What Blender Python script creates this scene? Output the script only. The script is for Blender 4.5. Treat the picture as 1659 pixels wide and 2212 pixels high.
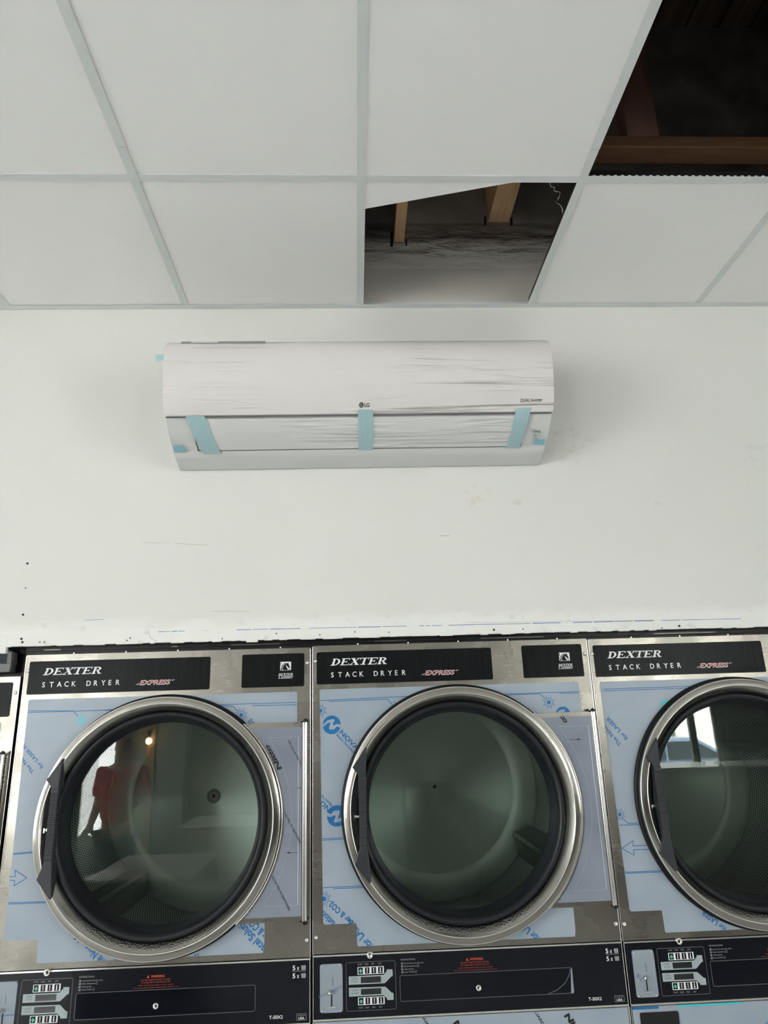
import bpy, bmesh, math, random
from mathutils import Vector, Matrix
random.seed(7)
R = math.radians
scene = bpy.context.scene
for o in list(bpy.data.objects): bpy.data.objects.remove(o)
COL = scene.collection

# ------------------------------------------------------------------ camera
def make_camera():
    cx, cy, cz, yaw, pitch, roll, fpx = -0.0413, -2.1384, 1.713, 0.0481, 0.3000, -0.0324, 1495.0
    f = Vector((math.sin(yaw)*math.cos(pitch), math.cos(yaw)*math.cos(pitch), math.sin(pitch)))
    r = Vector((math.cos(yaw), -math.sin(yaw), 0)); u = r.cross(f)
    r2 = r*math.cos(roll)+u*math.sin(roll); u2 = u*math.cos(roll)-r*math.sin(roll)
    cam = bpy.data.cameras.new('camera'); ob = bpy.data.objects.new('camera', cam); COL.objects.link(ob)
    m = Matrix((r2, u2, -f)).transposed().to_4x4(); m.translation = (cx, cy, cz); ob.matrix_world = m
    cam.sensor_fit = 'VERTICAL'; cam.sensor_height = 24.0; cam.lens = fpx/2212*24.0
    cam.clip_start = 0.05; cam.clip_end = 200
    scene.camera = ob
make_camera()
scene.view_settings.view_transform = 'Standard'; scene.view_settings.look = 'None'
scene.view_settings.gamma = 1.0; scene.view_settings.use_curve_mapping = False
scene.view_settings.exposure = 0.73

# ------------------------------------------------------------------ world: bright overcast sky, seen through the shop windows
w = bpy.data.worlds.new('overcast_sky'); scene.world = w; w.use_nodes = True
nt = w.node_tree; bg = nt.nodes['Background']; tc = nt.nodes.new('ShaderNodeTexCoord'); sp = nt.nodes.new('ShaderNodeSeparateXYZ')
rp = nt.nodes.new('ShaderNodeValToRGB'); nt.links.new(tc.outputs['Generated'], sp.inputs[0]); nt.links.new(sp.outputs['Z'], rp.inputs[0])
rp.color_ramp.elements[0].position = 0.0; rp.color_ramp.elements[0].color = (0.96, 0.97, 0.97, 1)
rp.color_ramp.elements[1].position = 0.8; rp.color_ramp.elements[1].color = (0.86, 0.93, 1.0, 1)
nt.links.new(rp.outputs[0], bg.inputs['Color']); bg.inputs['Strength'].default_value = 11.0
sl = bpy.data.lights.new('sun', 'SUN'); sl.energy = 40; sl.angle = 0.02; sl.color = (1, .97, .93); so = bpy.data.objects.new('sun', sl); COL.objects.link(so); so.rotation_euler = (R(-28), R(6), 0)   # high sun from behind the shop, falls on the street only

CEIL = 3.1368; T = 0.6096; FLOOR = -0.06
RX0, RX1, RY0 = -5.65, 6.6, -8.2            # room: left wall, right wall, street front
ATT = 4.5                                   # underside of the roof deck
# openings of the street front (x0, x1, z0, z1) and of the left wall (y0, y1, z0, z1)
FRONT = [(-5.5, -3.42, 0.35, 2.95), (3.85, 5.2, 0.15, 2.95)]
RIGHT_FILL = [(-7.2, -4.3, 0.6, 2.95)]  # unseen opening in the right wall, added to brighten the ceiling there
LEFT = [(-6.9, -3.0, 0.6, 2.95)]
def portal(name, loc, rot, sx, sy):
    l = bpy.data.lights.new(name, 'AREA'); l.shape = 'RECTANGLE'; l.size = sx; l.size_y = sy; l.cycles.is_portal = True
    o = bpy.data.objects.new(name, l); COL.objects.link(o); o.location = loc; o.rotation_euler = rot
for a in FRONT: portal('sky_portal', ((a[0]+a[1])/2, RY0-0.16, (a[2]+a[3])/2), (R(90), 0, 0), a[1]-a[0], a[3]-a[2])
for a in LEFT: portal('sky_portal', (RX0-0.16, (a[0]+a[1])/2, (a[2]+a[3])/2), (0, R(-90), 0), a[3]-a[2], a[1]-a[0])

for a in RIGHT_FILL: portal('sky_portal', (RX1+0.16, (a[0]+a[1])/2, (a[2]+a[3])/2), (0, R(90), 0), a[3]-a[2], a[1]-a[0])

# ------------------------------------------------------------------ materials
def nodes_of(m): return m.node_tree.nodes, m.node_tree.links
def mat(name, col, rough=0.5, metal=0.0, **k):
    m = bpy.data.materials.new(name); m.use_nodes = True; b = m.node_tree.nodes['Principled BSDF']
    b.inputs['Base Color'].default_value = (*col, 1); b.inputs['Roughness'].default_value = rough; b.inputs['Metallic'].default_value = metal
    for a, v in k.items():
        if a in b.inputs: b.inputs[a].default_value = v
    return m
def noise_tex(m, scale, detail=3, vec='Object', sc=(1,1,1), rough=0.5):
    n, l = nodes_of(m); tcn = n.new('ShaderNodeTexCoord'); mp = n.new('ShaderNodeMapping'); mp.inputs['Scale'].default_value = sc
    t = n.new('ShaderNodeTexNoise'); t.inputs['Scale'].default_value = scale; t.inputs['Detail'].default_value = detail; t.inputs['Roughness'].default_value = rough
    l.new(tcn.outputs[vec], mp.inputs[0]); l.new(mp.outputs[0], t.inputs['Vector']); return t
def ramp(m, src, stops):
    n, l = nodes_of(m); r = n.new('ShaderNodeValToRGB'); l.new(src, r.inputs[0]); e = r.color_ramp.elements
    while len(e) < len(stops): e.new(0.5)
    for q, (p, c) in zip(e, stops): q.position = p; q.color = (*c, 1) if len(c) == 3 else c
    return r
def setcol(m, out): n, l = nodes_of(m); l.new(out, n['Principled BSDF'].inputs['Base Color'])
def add_bump(m, src, strength, dist):
    n, l = nodes_of(m); b = n.new('ShaderNodeBump'); b.inputs['Strength'].default_value = strength; b.inputs['Distance'].default_value = dist
    l.new(src, b.inputs['Height']); pr = n['Principled BSDF'].inputs['Normal']
    if pr.is_linked: l.new(pr.links[0].from_socket, b.inputs['Normal'])
    l.new(b.outputs[0], pr); return b
def maprange(m, src, a, b, c, d):
    n, l = nodes_of(m); q = n.new('ShaderNodeMapRange'); l.new(src, q.inputs[0])
    for i, v in enumerate((a, b, c, d)): q.inputs[i+1].default_value = v
    return q.outputs[0]
def mmath(m, op, a, b=None):
    n, l = nodes_of(m); q = n.new('ShaderNodeMath'); q.operation = op
    for i, v in enumerate((a, b)):
        if v is None: continue
        if isinstance(v, (int, float)): q.inputs[i].default_value = v
        else: l.new(v, q.inputs[i])
    return q.outputs[0]
def mixc(m, fac, a, b):
    n, l = nodes_of(m); q = n.new('ShaderNodeMix'); q.data_type = 'RGBA'
    if isinstance(fac, (int, float)): q.inputs[0].default_value = fac
    else: l.new(fac, q.inputs[0])
    for i, v in ((6, a), (7, b)):
        if isinstance(v, tuple): q.inputs[i].default_value = (*v, 1)
        else: l.new(v, q.inputs[i])
    return q.outputs[2]
def simple_noise(m, c1, c2, scale, bump=0.0, dist=0.001, sc=(1,1,1), detail=4):
    t = noise_tex(m, scale, detail, sc=sc); r = ramp(m, t.outputs[0], [(0.3, c1), (0.7, c2)]); setcol(m, r.outputs[0])
    if bump: add_bump(m, t.outputs[0], bump, dist)
    return m

# painted drywall: warm white, rough joint compound along its cut lower edge, finger marks, pencil scuffs; grey-brown bare board above the ceiling
M_wall = mat('painted_drywall', (0.80, 0.80, 0.755), 0.62)
def build_wall_mat(m):
    n, l = nodes_of(m); tcn = n.new('ShaderNodeTexCoord'); s = n.new('ShaderNodeSeparateXYZ'); l.new(tcn.outputs['Object'], s.inputs[0]); Z = s.outputs['Z']; X = s.outputs['X']
    big = noise_tex(m, 1.3, 2).outputs[0]; base = ramp(m, big, [(0.3, (0.72, 0.715, 0.68)), (0.7, (0.745, 0.735, 0.705))]).outputs[0]
    mud = noise_tex(m, 9, 5, sc=(1, 1, 3)).outputs[0]
    low = maprange(m, mmath(m, 'ADD', Z, mmath(m, 'MULTIPLY', mud, 0.06)), 2.085, 2.05, 0, 1)
    base = mixc(m, mmath(m, 'MULTIPLY', low, 0.8), base, (0.83, 0.825, 0.79))
    # grubby smears near the bottom strip
    sm = noise_tex(m, 23, 6).outputs[0]
    f = mmath(m, 'MULTIPLY', maprange(m, sm, 0.60, 0.72, 0, 0.5), maprange(m, Z, 2.09, 2.0, 0, 1)); base = mixc(m, f, base, (0.50, 0.49, 0.45))
    # finger stains right and below the air conditioner
    st = noise_tex(m, 30, 2).outputs[0]
    for px, pz, rx, col, k in ((0.70, 2.60, 0.10, (0.55, 0.53, 0.42), 0.5), (0.36, 2.43, 0.06, (0.62, 0.54, 0.36), 0.55), (0.50, 2.40, 0.018, (0.55, 0.54, 0.50), 0.6), (1.35, 2.55, 0.08, (0.6, 0.59, 0.54), 0.4), (0.95, 2.40, 0.05, (0.62, 0.6, 0.54), 0.3)):
        dx = mmath(m, 'POWER', mmath(m, 'DIVIDE', mmath(m, 'SUBTRACT', X, px), rx), 2.0); dz = mmath(m, 'POWER', mmath(m, 'DIVIDE', mmath(m, 'SUBTRACT', Z, pz), rx*0.8), 2.0)
        f = mmath(m, 'MULTIPLY', maprange(m, mmath(m, 'ADD', dx, dz), 1.0, 0.2, 0, k), maprange(m, st, 0.52 if rx > 0.03 else 0.2, 0.66, 0, 1)); base = mixc(m, f, base, col)
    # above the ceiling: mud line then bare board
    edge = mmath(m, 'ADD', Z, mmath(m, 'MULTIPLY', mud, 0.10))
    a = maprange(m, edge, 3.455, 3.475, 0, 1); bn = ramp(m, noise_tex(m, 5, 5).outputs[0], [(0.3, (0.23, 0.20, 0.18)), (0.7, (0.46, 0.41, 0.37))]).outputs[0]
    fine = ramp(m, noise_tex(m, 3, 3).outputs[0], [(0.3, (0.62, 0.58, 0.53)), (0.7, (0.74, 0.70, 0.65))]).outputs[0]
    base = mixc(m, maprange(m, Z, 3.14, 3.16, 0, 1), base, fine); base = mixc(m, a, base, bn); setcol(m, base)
    ridge = mmath(m, 'MULTIPLY', mud, maprange(m, mmath(m, 'ABSOLUTE', mmath(m, 'SUBTRACT', Z, 3.40)), 0.10, 0.03, 0, 1)); add_bump(m, ridge, 0.9, 0.05)
    add_bump(m, mmath(m, 'MULTIPLY', mud, low), 0.35, 0.012); add_bump(m, noise_tex(m, 160, 3).outputs[0], 0.10, 0.001); add_bump(m, big, 0.25, 0.03)
build_wall_mat(M_wall)
M_tile = mat('ceiling_tile_vinyl', (0.90, 0.89, 0.875), 0.6); add_bump(M_tile, noise_tex(M_tile, 260, 3).outputs[0], 0.25, 0.0007)
M_tee = mat('grid_white_steel', (0.70, 0.72, 0.715), 0.42)
M_web = mat('grid_web_dark', (0.05, 0.05, 0.055), 0.35, 0.8)
M_room = mat('interior_paint', (0.66, 0.66, 0.62), 0.7); simple_noise(M_room, (0.70, 0.70, 0.66), (0.76, 0.76, 0.72), 1.5)
M_far = mat('unfinished_dark_wall', (0.2, 0.2, 0.19), 0.7); simple_noise(M_far, (0.17, 0.175, 0.165), (0.25, 0.25, 0.235), 1.2)
M_floor = mat('polished_concrete_floor', (0.4, 0.39, 0.37), 0.35); simple_noise(M_floor, (0.76, 0.755, 0.745), (0.83, 0.825, 0.815), 2.0)
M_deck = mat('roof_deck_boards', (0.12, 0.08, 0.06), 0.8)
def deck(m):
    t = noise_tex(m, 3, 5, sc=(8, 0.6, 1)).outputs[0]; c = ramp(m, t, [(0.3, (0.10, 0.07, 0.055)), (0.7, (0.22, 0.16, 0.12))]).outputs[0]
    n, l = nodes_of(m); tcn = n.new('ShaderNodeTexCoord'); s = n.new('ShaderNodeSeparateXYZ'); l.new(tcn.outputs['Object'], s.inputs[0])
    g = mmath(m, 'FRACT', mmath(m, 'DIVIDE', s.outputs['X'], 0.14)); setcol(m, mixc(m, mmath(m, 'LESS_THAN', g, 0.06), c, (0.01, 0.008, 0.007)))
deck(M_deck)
def wood(name, c1, c2, sc):
    m = mat(name, c1, 0.65); t = noise_tex(m, 4, 5, sc=sc); n, l = nodes_of(m)
    setcol(m, ramp(m, t.outputs[0], [(0.25, c1), (0.5, c2), (0.75, c1)]).outputs[0]); add_bump(m, t.outputs[0], 0.3, 0.002); return m
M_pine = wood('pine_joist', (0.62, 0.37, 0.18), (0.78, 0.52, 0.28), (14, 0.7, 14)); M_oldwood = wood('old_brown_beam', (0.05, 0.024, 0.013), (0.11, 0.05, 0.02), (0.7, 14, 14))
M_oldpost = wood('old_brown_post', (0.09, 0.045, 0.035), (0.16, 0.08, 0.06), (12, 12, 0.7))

def steel(name, base, r0, r1, horiz=True):
    m = mat(name, base, 0.3, 1.0); n, l = nodes_of(m)
    br = noise_tex(m, 9, 3, sc=(0.5, 40, 40) if horiz else (40, 40, 0.5)).outputs[0]; sm = noise_tex(m, 5.5, 4).outputs[0]
    l.new(maprange(m, mmath(m, 'ADD', mmath(m, 'MULTIPLY', sm, 0.88), mmath(m, 'MULTIPLY', br, 0.12)), 0.35, 0.65, r0, r1), n['Principled BSDF'].inputs['Roughness'])
    c2 = tuple(v*0.84 for v in base); setcol(m, ramp(m, sm, [(0.35, base), (0.66, c2)]).outputs[0])
    add_bump(m, br, 0.015, 0.001); add_bump(m, noise_tex(m, 2.2, 1).outputs[0], 0.05, 0.02)
    n['Principled BSDF'].inputs['Anisotropic'].default_value = 0.5; return m
M_steel = steel('brushed_stainless', (0.30, 0.280, 0.250), 0.20, 0.34)
M_ring = steel('polished_door_ring', (0.36, 0.342, 0.31), 0.16, 0.28)
def blister(m):   # bubbled protective plastic stuck in the bottom of the dished ring
    n, l = nodes_of(m); tcn = n.new('ShaderNodeTexCoord'); s = n.new('ShaderNodeSeparateXYZ'); l.new(tcn.outputs['Object'], s.inputs[0])
    v = n.new('ShaderNodeTexVoronoi'); v.inputs['Scale'].default_value = 230; l.new(tcn.outputs['Object'], v.inputs['Vector'])
    rr = mmath(m, 'SQRT', mmath(m, 'ADD', mmath(m, 'POWER', mmath(m, 'SUBTRACT', s.outputs['X'], 0.43), 2.0), mmath(m, 'POWER', mmath(m, 'ADD', s.outputs['Z'], 0.474), 2.0)))
    k = mmath(m, 'MULTIPLY', maprange(m, s.outputs['Z'], -0.69, -0.745, 0, 1), maprange(m, rr, 0.316, 0.308, 0, 1))
    add_bump(m, mmath(m, 'MULTIPLY', v.outputs['Distance'], k), 0.6, 0.0018)
M_ringface = steel('door_ring_face', (0.40, 0.388, 0.36), 0.18, 0.30); blister(M_ringface)
M_chrome = mat('chrome', (0.80, 0.79, 0.77), 0.10, 1.0)
M_edge = mat('bright_sheet_edge', (0.85, 0.84, 0.80), 0.2, 1.0)
M_black = mat('black_rubber', (0.008, 0.009, 0.010), 0.42, **{'Specular IOR Level': 0.25})
M_gasket = mat('dark_gasket', (0.009, 0.011, 0.014), 0.40, **{'Specular IOR Level': 0.32})
M_dark = mat('dark_void', (0.006, 0.006, 0.007), 0.8)
M_handle = mat('charcoal_plastic', (0.028, 0.030, 0.035), 0.42, **{'Specular IOR Level': 0.35})
def ribs(m):
    n, l = nodes_of(m); tcn = n.new('ShaderNodeTexCoord'); s = n.new('ShaderNodeSeparateXYZ'); l.new(tcn.outputs['Object'], s.inputs[0])
    z = s.outputs['Z']; k = mmath(m, 'MULTIPLY', mmath(m, 'GREATER_THAN', z, -0.545), mmath(m, 'LESS_THAN', z, -0.385))
    add_bump(m, mmath(m, 'MULTIPLY', mmath(m, 'SINE', mmath(m, 'MULTIPLY', z, 1050)), k), 0.6, 0.001)
ribs(M_handle)
def film(name, c1, c2):
    m = mat(name, c1, 0.36); m.node_tree.nodes['Principled BSDF'].inputs['Metallic'].default_value = 0.0
    t = noise_tex(m, 6, 3, sc=(1, 1, 1.4)); setcol(m, ramp(m, t.outputs[0], [(0.3, c1), (0.7, c2)]).outputs[0]); add_bump(m, noise_tex(m, 3.5, 3).outputs[0], 0.12, 0.015); return m
M_film = film('protective_film_blue_grey', (0.31, 0.365, 0.435), (0.36, 0.415, 0.48))
M_hfilm = film('hinge_film_lilac_grey', (0.20, 0.225, 0.28), (0.25, 0.28, 0.34)); M_hfilm.node_tree.nodes['Principled BSDF'].inputs['Roughness'].default_value = 0.2
M_blue = mat('printed_blue', (0.004, 0.14, 0.37), 0.4); M_cyan = mat('printed_cyan', (0.06, 0.56, 0.62), 0.35); M_ink = mat('printed_black', (0.012, 0.012, 0.014), 0.4)
M_hline = mat('film_crease_soft', (0.30, 0.335, 0.40), 0.25)
M_filmline = mat('film_crease_highlight', (0.62, 0.66, 0.72), 0.15)
M_label = mat('black_brushed_label', (0.012, 0.013, 0.015), 0.28, **{'Specular IOR Level': 0.1})
simple_noise(M_label, (0.006, 0.007, 0.008), (0.012, 0.013, 0.014), 8, 0.1, 0.001, (14, 1, 1.2))
M_panel = mat('black_glossy_panel', (0.005, 0.006, 0.010), 0.2, **{'Specular IOR Level': 0.25}); M_bezel = mat('grey_outline', (0.16, 0.17, 0.18), 0.35)
M_white = mat('white_print', (0.80, 0.81, 0.81), 0.45); M_red = mat('red_print', (0.55, 0.05, 0.06), 0.45); M_orange = mat('orange_print', (0.62, 0.07, 0.025), 0.5)
M_dimorange = mat('small_orange_print', (0.30, 0.035, 0.02), 0.5); M_dimwhite = mat('small_grey_print', (0.30, 0.31, 0.32), 0.5)
M_greyarrow = mat('grey_green_arrow', (0.36, 0.42, 0.43), 0.4); M_green = mat('green_button', (0.08, 0.50, 0.30), 0.4); M_screen = mat('display_window', (0.02, 0.022, 0.02), 0.12)
M_pink = mat('pink_print', (0.55, 0.25, 0.27), 0.4)
M_coin = film('coin_plate_film', (0.26, 0.30, 0.35), (0.32, 0.36, 0.41))
M_win = mat('smoked_window', (0.004, 0.005, 0.009), 0.1, **{'Specular IOR Level': 0.2})

def glass(name, tint, ior=1.5, rough=0.0):
    m = bpy.data.materials.new(name); m.use_nodes = True; n, l = nodes_of(m); n.clear()
    o = n.new('ShaderNodeOutputMaterial'); mx = n.new('ShaderNodeMixShader'); tr = n.new('ShaderNodeBsdfTransparent'); gl = n.new('ShaderNodeBsdfGlossy'); fr = n.new('ShaderNodeFresnel')
    tr.inputs[0].default_value = (*tint, 1); gl.inputs['Roughness'].default_value = rough; fr.inputs['IOR'].default_value = ior
    l.new(fr.outputs[0], mx.inputs[0]); l.new(tr.outputs[0], mx.inputs[1]); l.new(gl.outputs[0], mx.inputs[2]); l.new(mx.outputs[0], o.inputs[0]); return m
M_glass = glass('door_glass', (0.88, 0.92, 0.895), 1.48, 0.008); M_pane = glass('window_glass', (0.97, 0.98, 0.97))
# drum: radially brushed back, perforated wall
M_drum = mat('drum_steel', (0.40, 0.44, 0.41), 0.5, 1.0)
def drumback(m):
    n, l = nodes_of(m); b = n['Principled BSDF']; b.inputs['Anisotropic'].default_value = 0.85; t = n.new('ShaderNodeTangent'); t.direction_type = 'RADIAL'; t.axis = 'Y'; l.new(t.outputs[0], b.inputs['Tangent'])
    b.inputs['Roughness'].default_value = 0.36; b.inputs['Anisotropic Rotation'].default_value = 0.25
M_drumback = mat('drum_back_brushed', (0.43, 0.475, 0.445), 0.3, 1.0); drumback(M_drumback)
M_perf = mat('perforated_drum_wall', (0.42, 0.46, 0.43), 0.35, 1.0)
def perf(m):
    n, l = nodes_of(m); uv = n.new('ShaderNodeUVMap'); s = n.new('ShaderNodeSeparateXYZ'); l.new(uv.outputs[0], s.inputs[0]); P = 0.0088
    def grid(off):
        a = mmath(m, 'SUBTRACT', mmath(m, 'FRACT', mmath(m, 'ADD', mmath(m, 'DIVIDE', s.outputs['X'], P), off)), 0.5)
        b = mmath(m, 'SUBTRACT', mmath(m, 'FRACT', mmath(m, 'ADD', mmath(m, 'DIVIDE', s.outputs['Y'], P*1.732*1.9), off)), 0.5)
        return mmath(m, 'ADD', mmath(m, 'MULTIPLY', a, a), mmath(m, 'MULTIPLY', mmath(m, 'MULTIPLY', b, b), 3.0))
    d = mmath(m, 'MINIMUM', grid(0.0), grid(0.5)); hole = mmath(m, 'LESS_THAN', d, 0.11)
    setcol(m, mixc(m, hole, (0.46, 0.50, 0.47), (0.003, 0.008, 0.008))); l.new(mmath(m, 'SUBTRACT', 1.0, hole), n['Principled BSDF'].inputs['Metallic']); l.new(mmath(m, 'ADD', mmath(m, 'MULTIPLY', hole, 0.5), 0.35), n['Principled BSDF'].inputs['Roughness'])
perf(M_perf)
# air conditioner
M_acf = mat('ac_front_under_wrap', (0.70, 0.665, 0.65), 0.32); M_acb = mat('ac_body_white', (0.63, 0.635, 0.625), 0.4); M_acv = mat('ac_vane_under_wrap', (0.66, 0.66, 0.65), 0.34)
def wrinkle(m, k):
    n, l = nodes_of(m); tcn = n.new('ShaderNodeTexCoord'); mp = n.new('ShaderNodeMapping'); mp.inputs['Scale'].default_value = (0.38, 6.0, 9.0); l.new(tcn.outputs['Object'], mp.inputs[0])
    t = n.new('ShaderNodeTexNoise'); t.inputs['Scale'].default_value = 2.6; t.inputs['Detail'].default_value = 3; t.inputs['Distortion'].default_value = 0.7; l.new(mp.outputs[0], t.inputs['Vector'])
    ridge = mmath(m, 'ABSOLUTE', mmath(m, 'SUBTRACT', t.outputs[0], 0.5)); r = maprange(m, ridge, 0.0, 0.075, 1, 0)
    msk = noise_tex(m, 2.3, 2, sc=(1, 1, 2)).outputs[0]; r = mmath(m, 'MULTIPLY', r, maprange(m, msk, 0.42, 0.58, 0, 1)); add_bump(m, r, k, 0.006)
    s = n.new('ShaderNodeSeparateXYZ'); l.new(tcn.outputs['Object'], s.inputs[0])
    n['Principled BSDF'].inputs['Coat Weight'].default_value = 0.5; n['Principled BSDF'].inputs['Coat Roughness'].default_value = 0.12
wrinkle(M_acf, 0.9); wrinkle(M_acv, 0.6)
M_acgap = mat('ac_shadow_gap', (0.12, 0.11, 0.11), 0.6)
M_tape = mat('pale_blue_tape', (0.42, 0.62, 0.66), 0.4)
def tape(m):
    n, l = nodes_of(m); tcn = n.new('ShaderNodeTexCoord'); s = n.new('ShaderNodeSeparateXYZ'); l.new(tcn.outputs['Object'], s.inputs[0]); add_bump(m, mmath(m, 'SINE', mmath(m, 'MULTIPLY', s.outputs['X'], 2400)), 0.3, 0.0006)
    n['Principled BSDF'].inputs['Alpha'].default_value = 0.82
tape(M_tape)
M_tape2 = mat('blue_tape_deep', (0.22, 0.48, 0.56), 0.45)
M_wrap = mat('crinkled_plastic_wrap', (0.78, 0.77, 0.74), 0.25); add_bump(M_wrap, noise_tex(M_wrap, 7, 4).outputs[0], 0.8, 0.03)
M_carton = mat('grey_board', (0.38, 0.36, 0.33), 0.7); simple_noise(M_carton, (0.34, 0.32, 0.29), (0.42, 0.40, 0.37), 4)
M_frame = mat('dark_window_frame', (0.05, 0.055, 0.05), 0.4); M_duct = mat('galvanised_grey', (0.12, 0.14, 0.15), 0.5, 0.6)
M_screw = mat('black_screw', (0.02, 0.02, 0.02), 0.5)

# ------------------------------------------------------------------ mesh builder
class MB:
    def __init__(s): s.v = []; s.f = []; s.m = []; s.sm = []; s.uv = None
    def face(s, pts, m=0, smooth=False):
        i = len(s.v); s.v += [tuple(p) for p in pts]; s.f.append(tuple(range(i, i+len(pts)))); s.m.append(m); s.sm.append(smooth)
    def box(s, x0, x1, y0, y1, z0, z1, m=0, skip=''):
        i = len(s.v); s.v += [(x, y, z) for x in (x0, x1) for y in (y0, y1) for z in (z0, z1)]
        F = {'l': (0, 1, 3, 2), 'r': (4, 6, 7, 5), 'f': (0, 4, 5, 1), 'b': (2, 3, 7, 6), 'd': (0, 2, 6, 4), 't': (1, 5, 7, 3)}
        for k, q in F.items():
            if k not in skip: s.f.append(tuple(i+j for j in q)); s.m.append(m); s.sm.append(False)
    def strip(s, rows, m=0, smooth=True, close=False):
        n = len(rows[0]); i = len(s.v)
        for r in rows: s.v += [tuple(p) for p in r]
        for a in range(len(rows)-1):
            for b in range(n if close else n-1):
                c = (b+1) % n; s.f.append((i+a*n+b, i+a*n+c, i+(a+1)*n+c, i+(a+1)*n+b)); s.m.append(m[a] if isinstance(m, list) else m); s.sm.append(smooth)
    def lathe(s, prof, cx, cz, m=0, seg=128, smooth=True, a0=0.0, a1=None):
        full = a1 is None; a1 = 2*math.pi if full else a1; n = seg if full else seg+1
        rows = [[(cx+r*math.cos(a0+(a1-a0)*k/seg), y, cz+r*math.sin(a0+(a1-a0)*k/seg)) for k in range(n)] for r, y in prof]; s.strip(rows, m, smooth, full)
    def tube(s, p0, p1, r, m=0, seg=14, caps=True, r1=None):
        p0, p1 = Vector(p0), Vector(p1); d = (p1-p0).normalized(); a = d.orthogonal().normalized(); b = d.cross(a); r1 = r if r1 is None else r1
        c = [[p+(a*math.cos(2*math.pi*k/seg)+b*math.sin(2*math.pi*k/seg))*q for k in range(seg)] for p, q in ((p0, r), (p1, r1))]; s.strip(c, m, True, True)
        if caps: s.face(c[0][::-1], m); s.face(c[1], m)
    def prism(s, pts, y0, y1, m=0, inset=0.0):      # pts (x, z) extruded along y; front (y1) may be inset
        cx = sum(p[0] for p in pts)/len(pts); cz = sum(p[1] for p in pts)/len(pts)
        back = [(x, y0, z) for x, z in pts]; fr = [(x+(cx-x)*inset, y1, z+(cz-z)*inset) for x, z in pts]
        s.face(back, m); s.face(fr[::-1], m); n = len(pts)
        for k in range(n): s.face((back[k], back[(k+1) % n], fr[(k+1) % n], fr[k]), m)
    def build(s, name, mats, parent=None, bevel=0.0, merge=False):
        me = bpy.data.meshes.new(name); me.from_pydata(s.v, [], s.f)
        for mm in (mats if isinstance(mats, (list, tuple)) else [mats]): me.materials.append(mm)
        me.polygons.foreach_set('material_index', s.m); me.polygons.foreach_set('use_smooth', s.sm)
        if s.uv:
            u = me.uv_layers.new(name='UVMap'); u.data.foreach_set('uv', [c for q in s.uv for c in q])
        b = bmesh.new(); b.from_mesh(me)
        if merge or bevel: bmesh.ops.remove_doubles(b, verts=b.verts, dist=1e-6)
        bmesh.ops.recalc_face_normals(b, faces=b.faces); b.to_mesh(me); b.free(); me.update()
        o = bpy.data.objects.new(name, me); COL.objects.link(o); o.parent = parent
        if bevel: q = o.modifiers.new('bevel', 'BEVEL'); q.width = bevel; q.segments = 2; q.limit_method = 'ANGLE'; q.angle_limit = R(40)
        return o
def tag(o, label, cat, group=None, kind=None):
    if label: o['label'] = label
    if cat: o['category'] = cat
    if group: o['group'] = group
    if kind: o['kind'] = kind
    return o
def thing(name, label, cat, loc=(0, 0, 0), rot=(0, 0, 0), group=None):
    o = bpy.data.objects.new(name, None); COL.objects.link(o); o.location = loc; o.rotation_euler = rot; return tag(o, label, cat, group)
def struct(o): o['kind'] = 'structure'; return o

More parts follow.
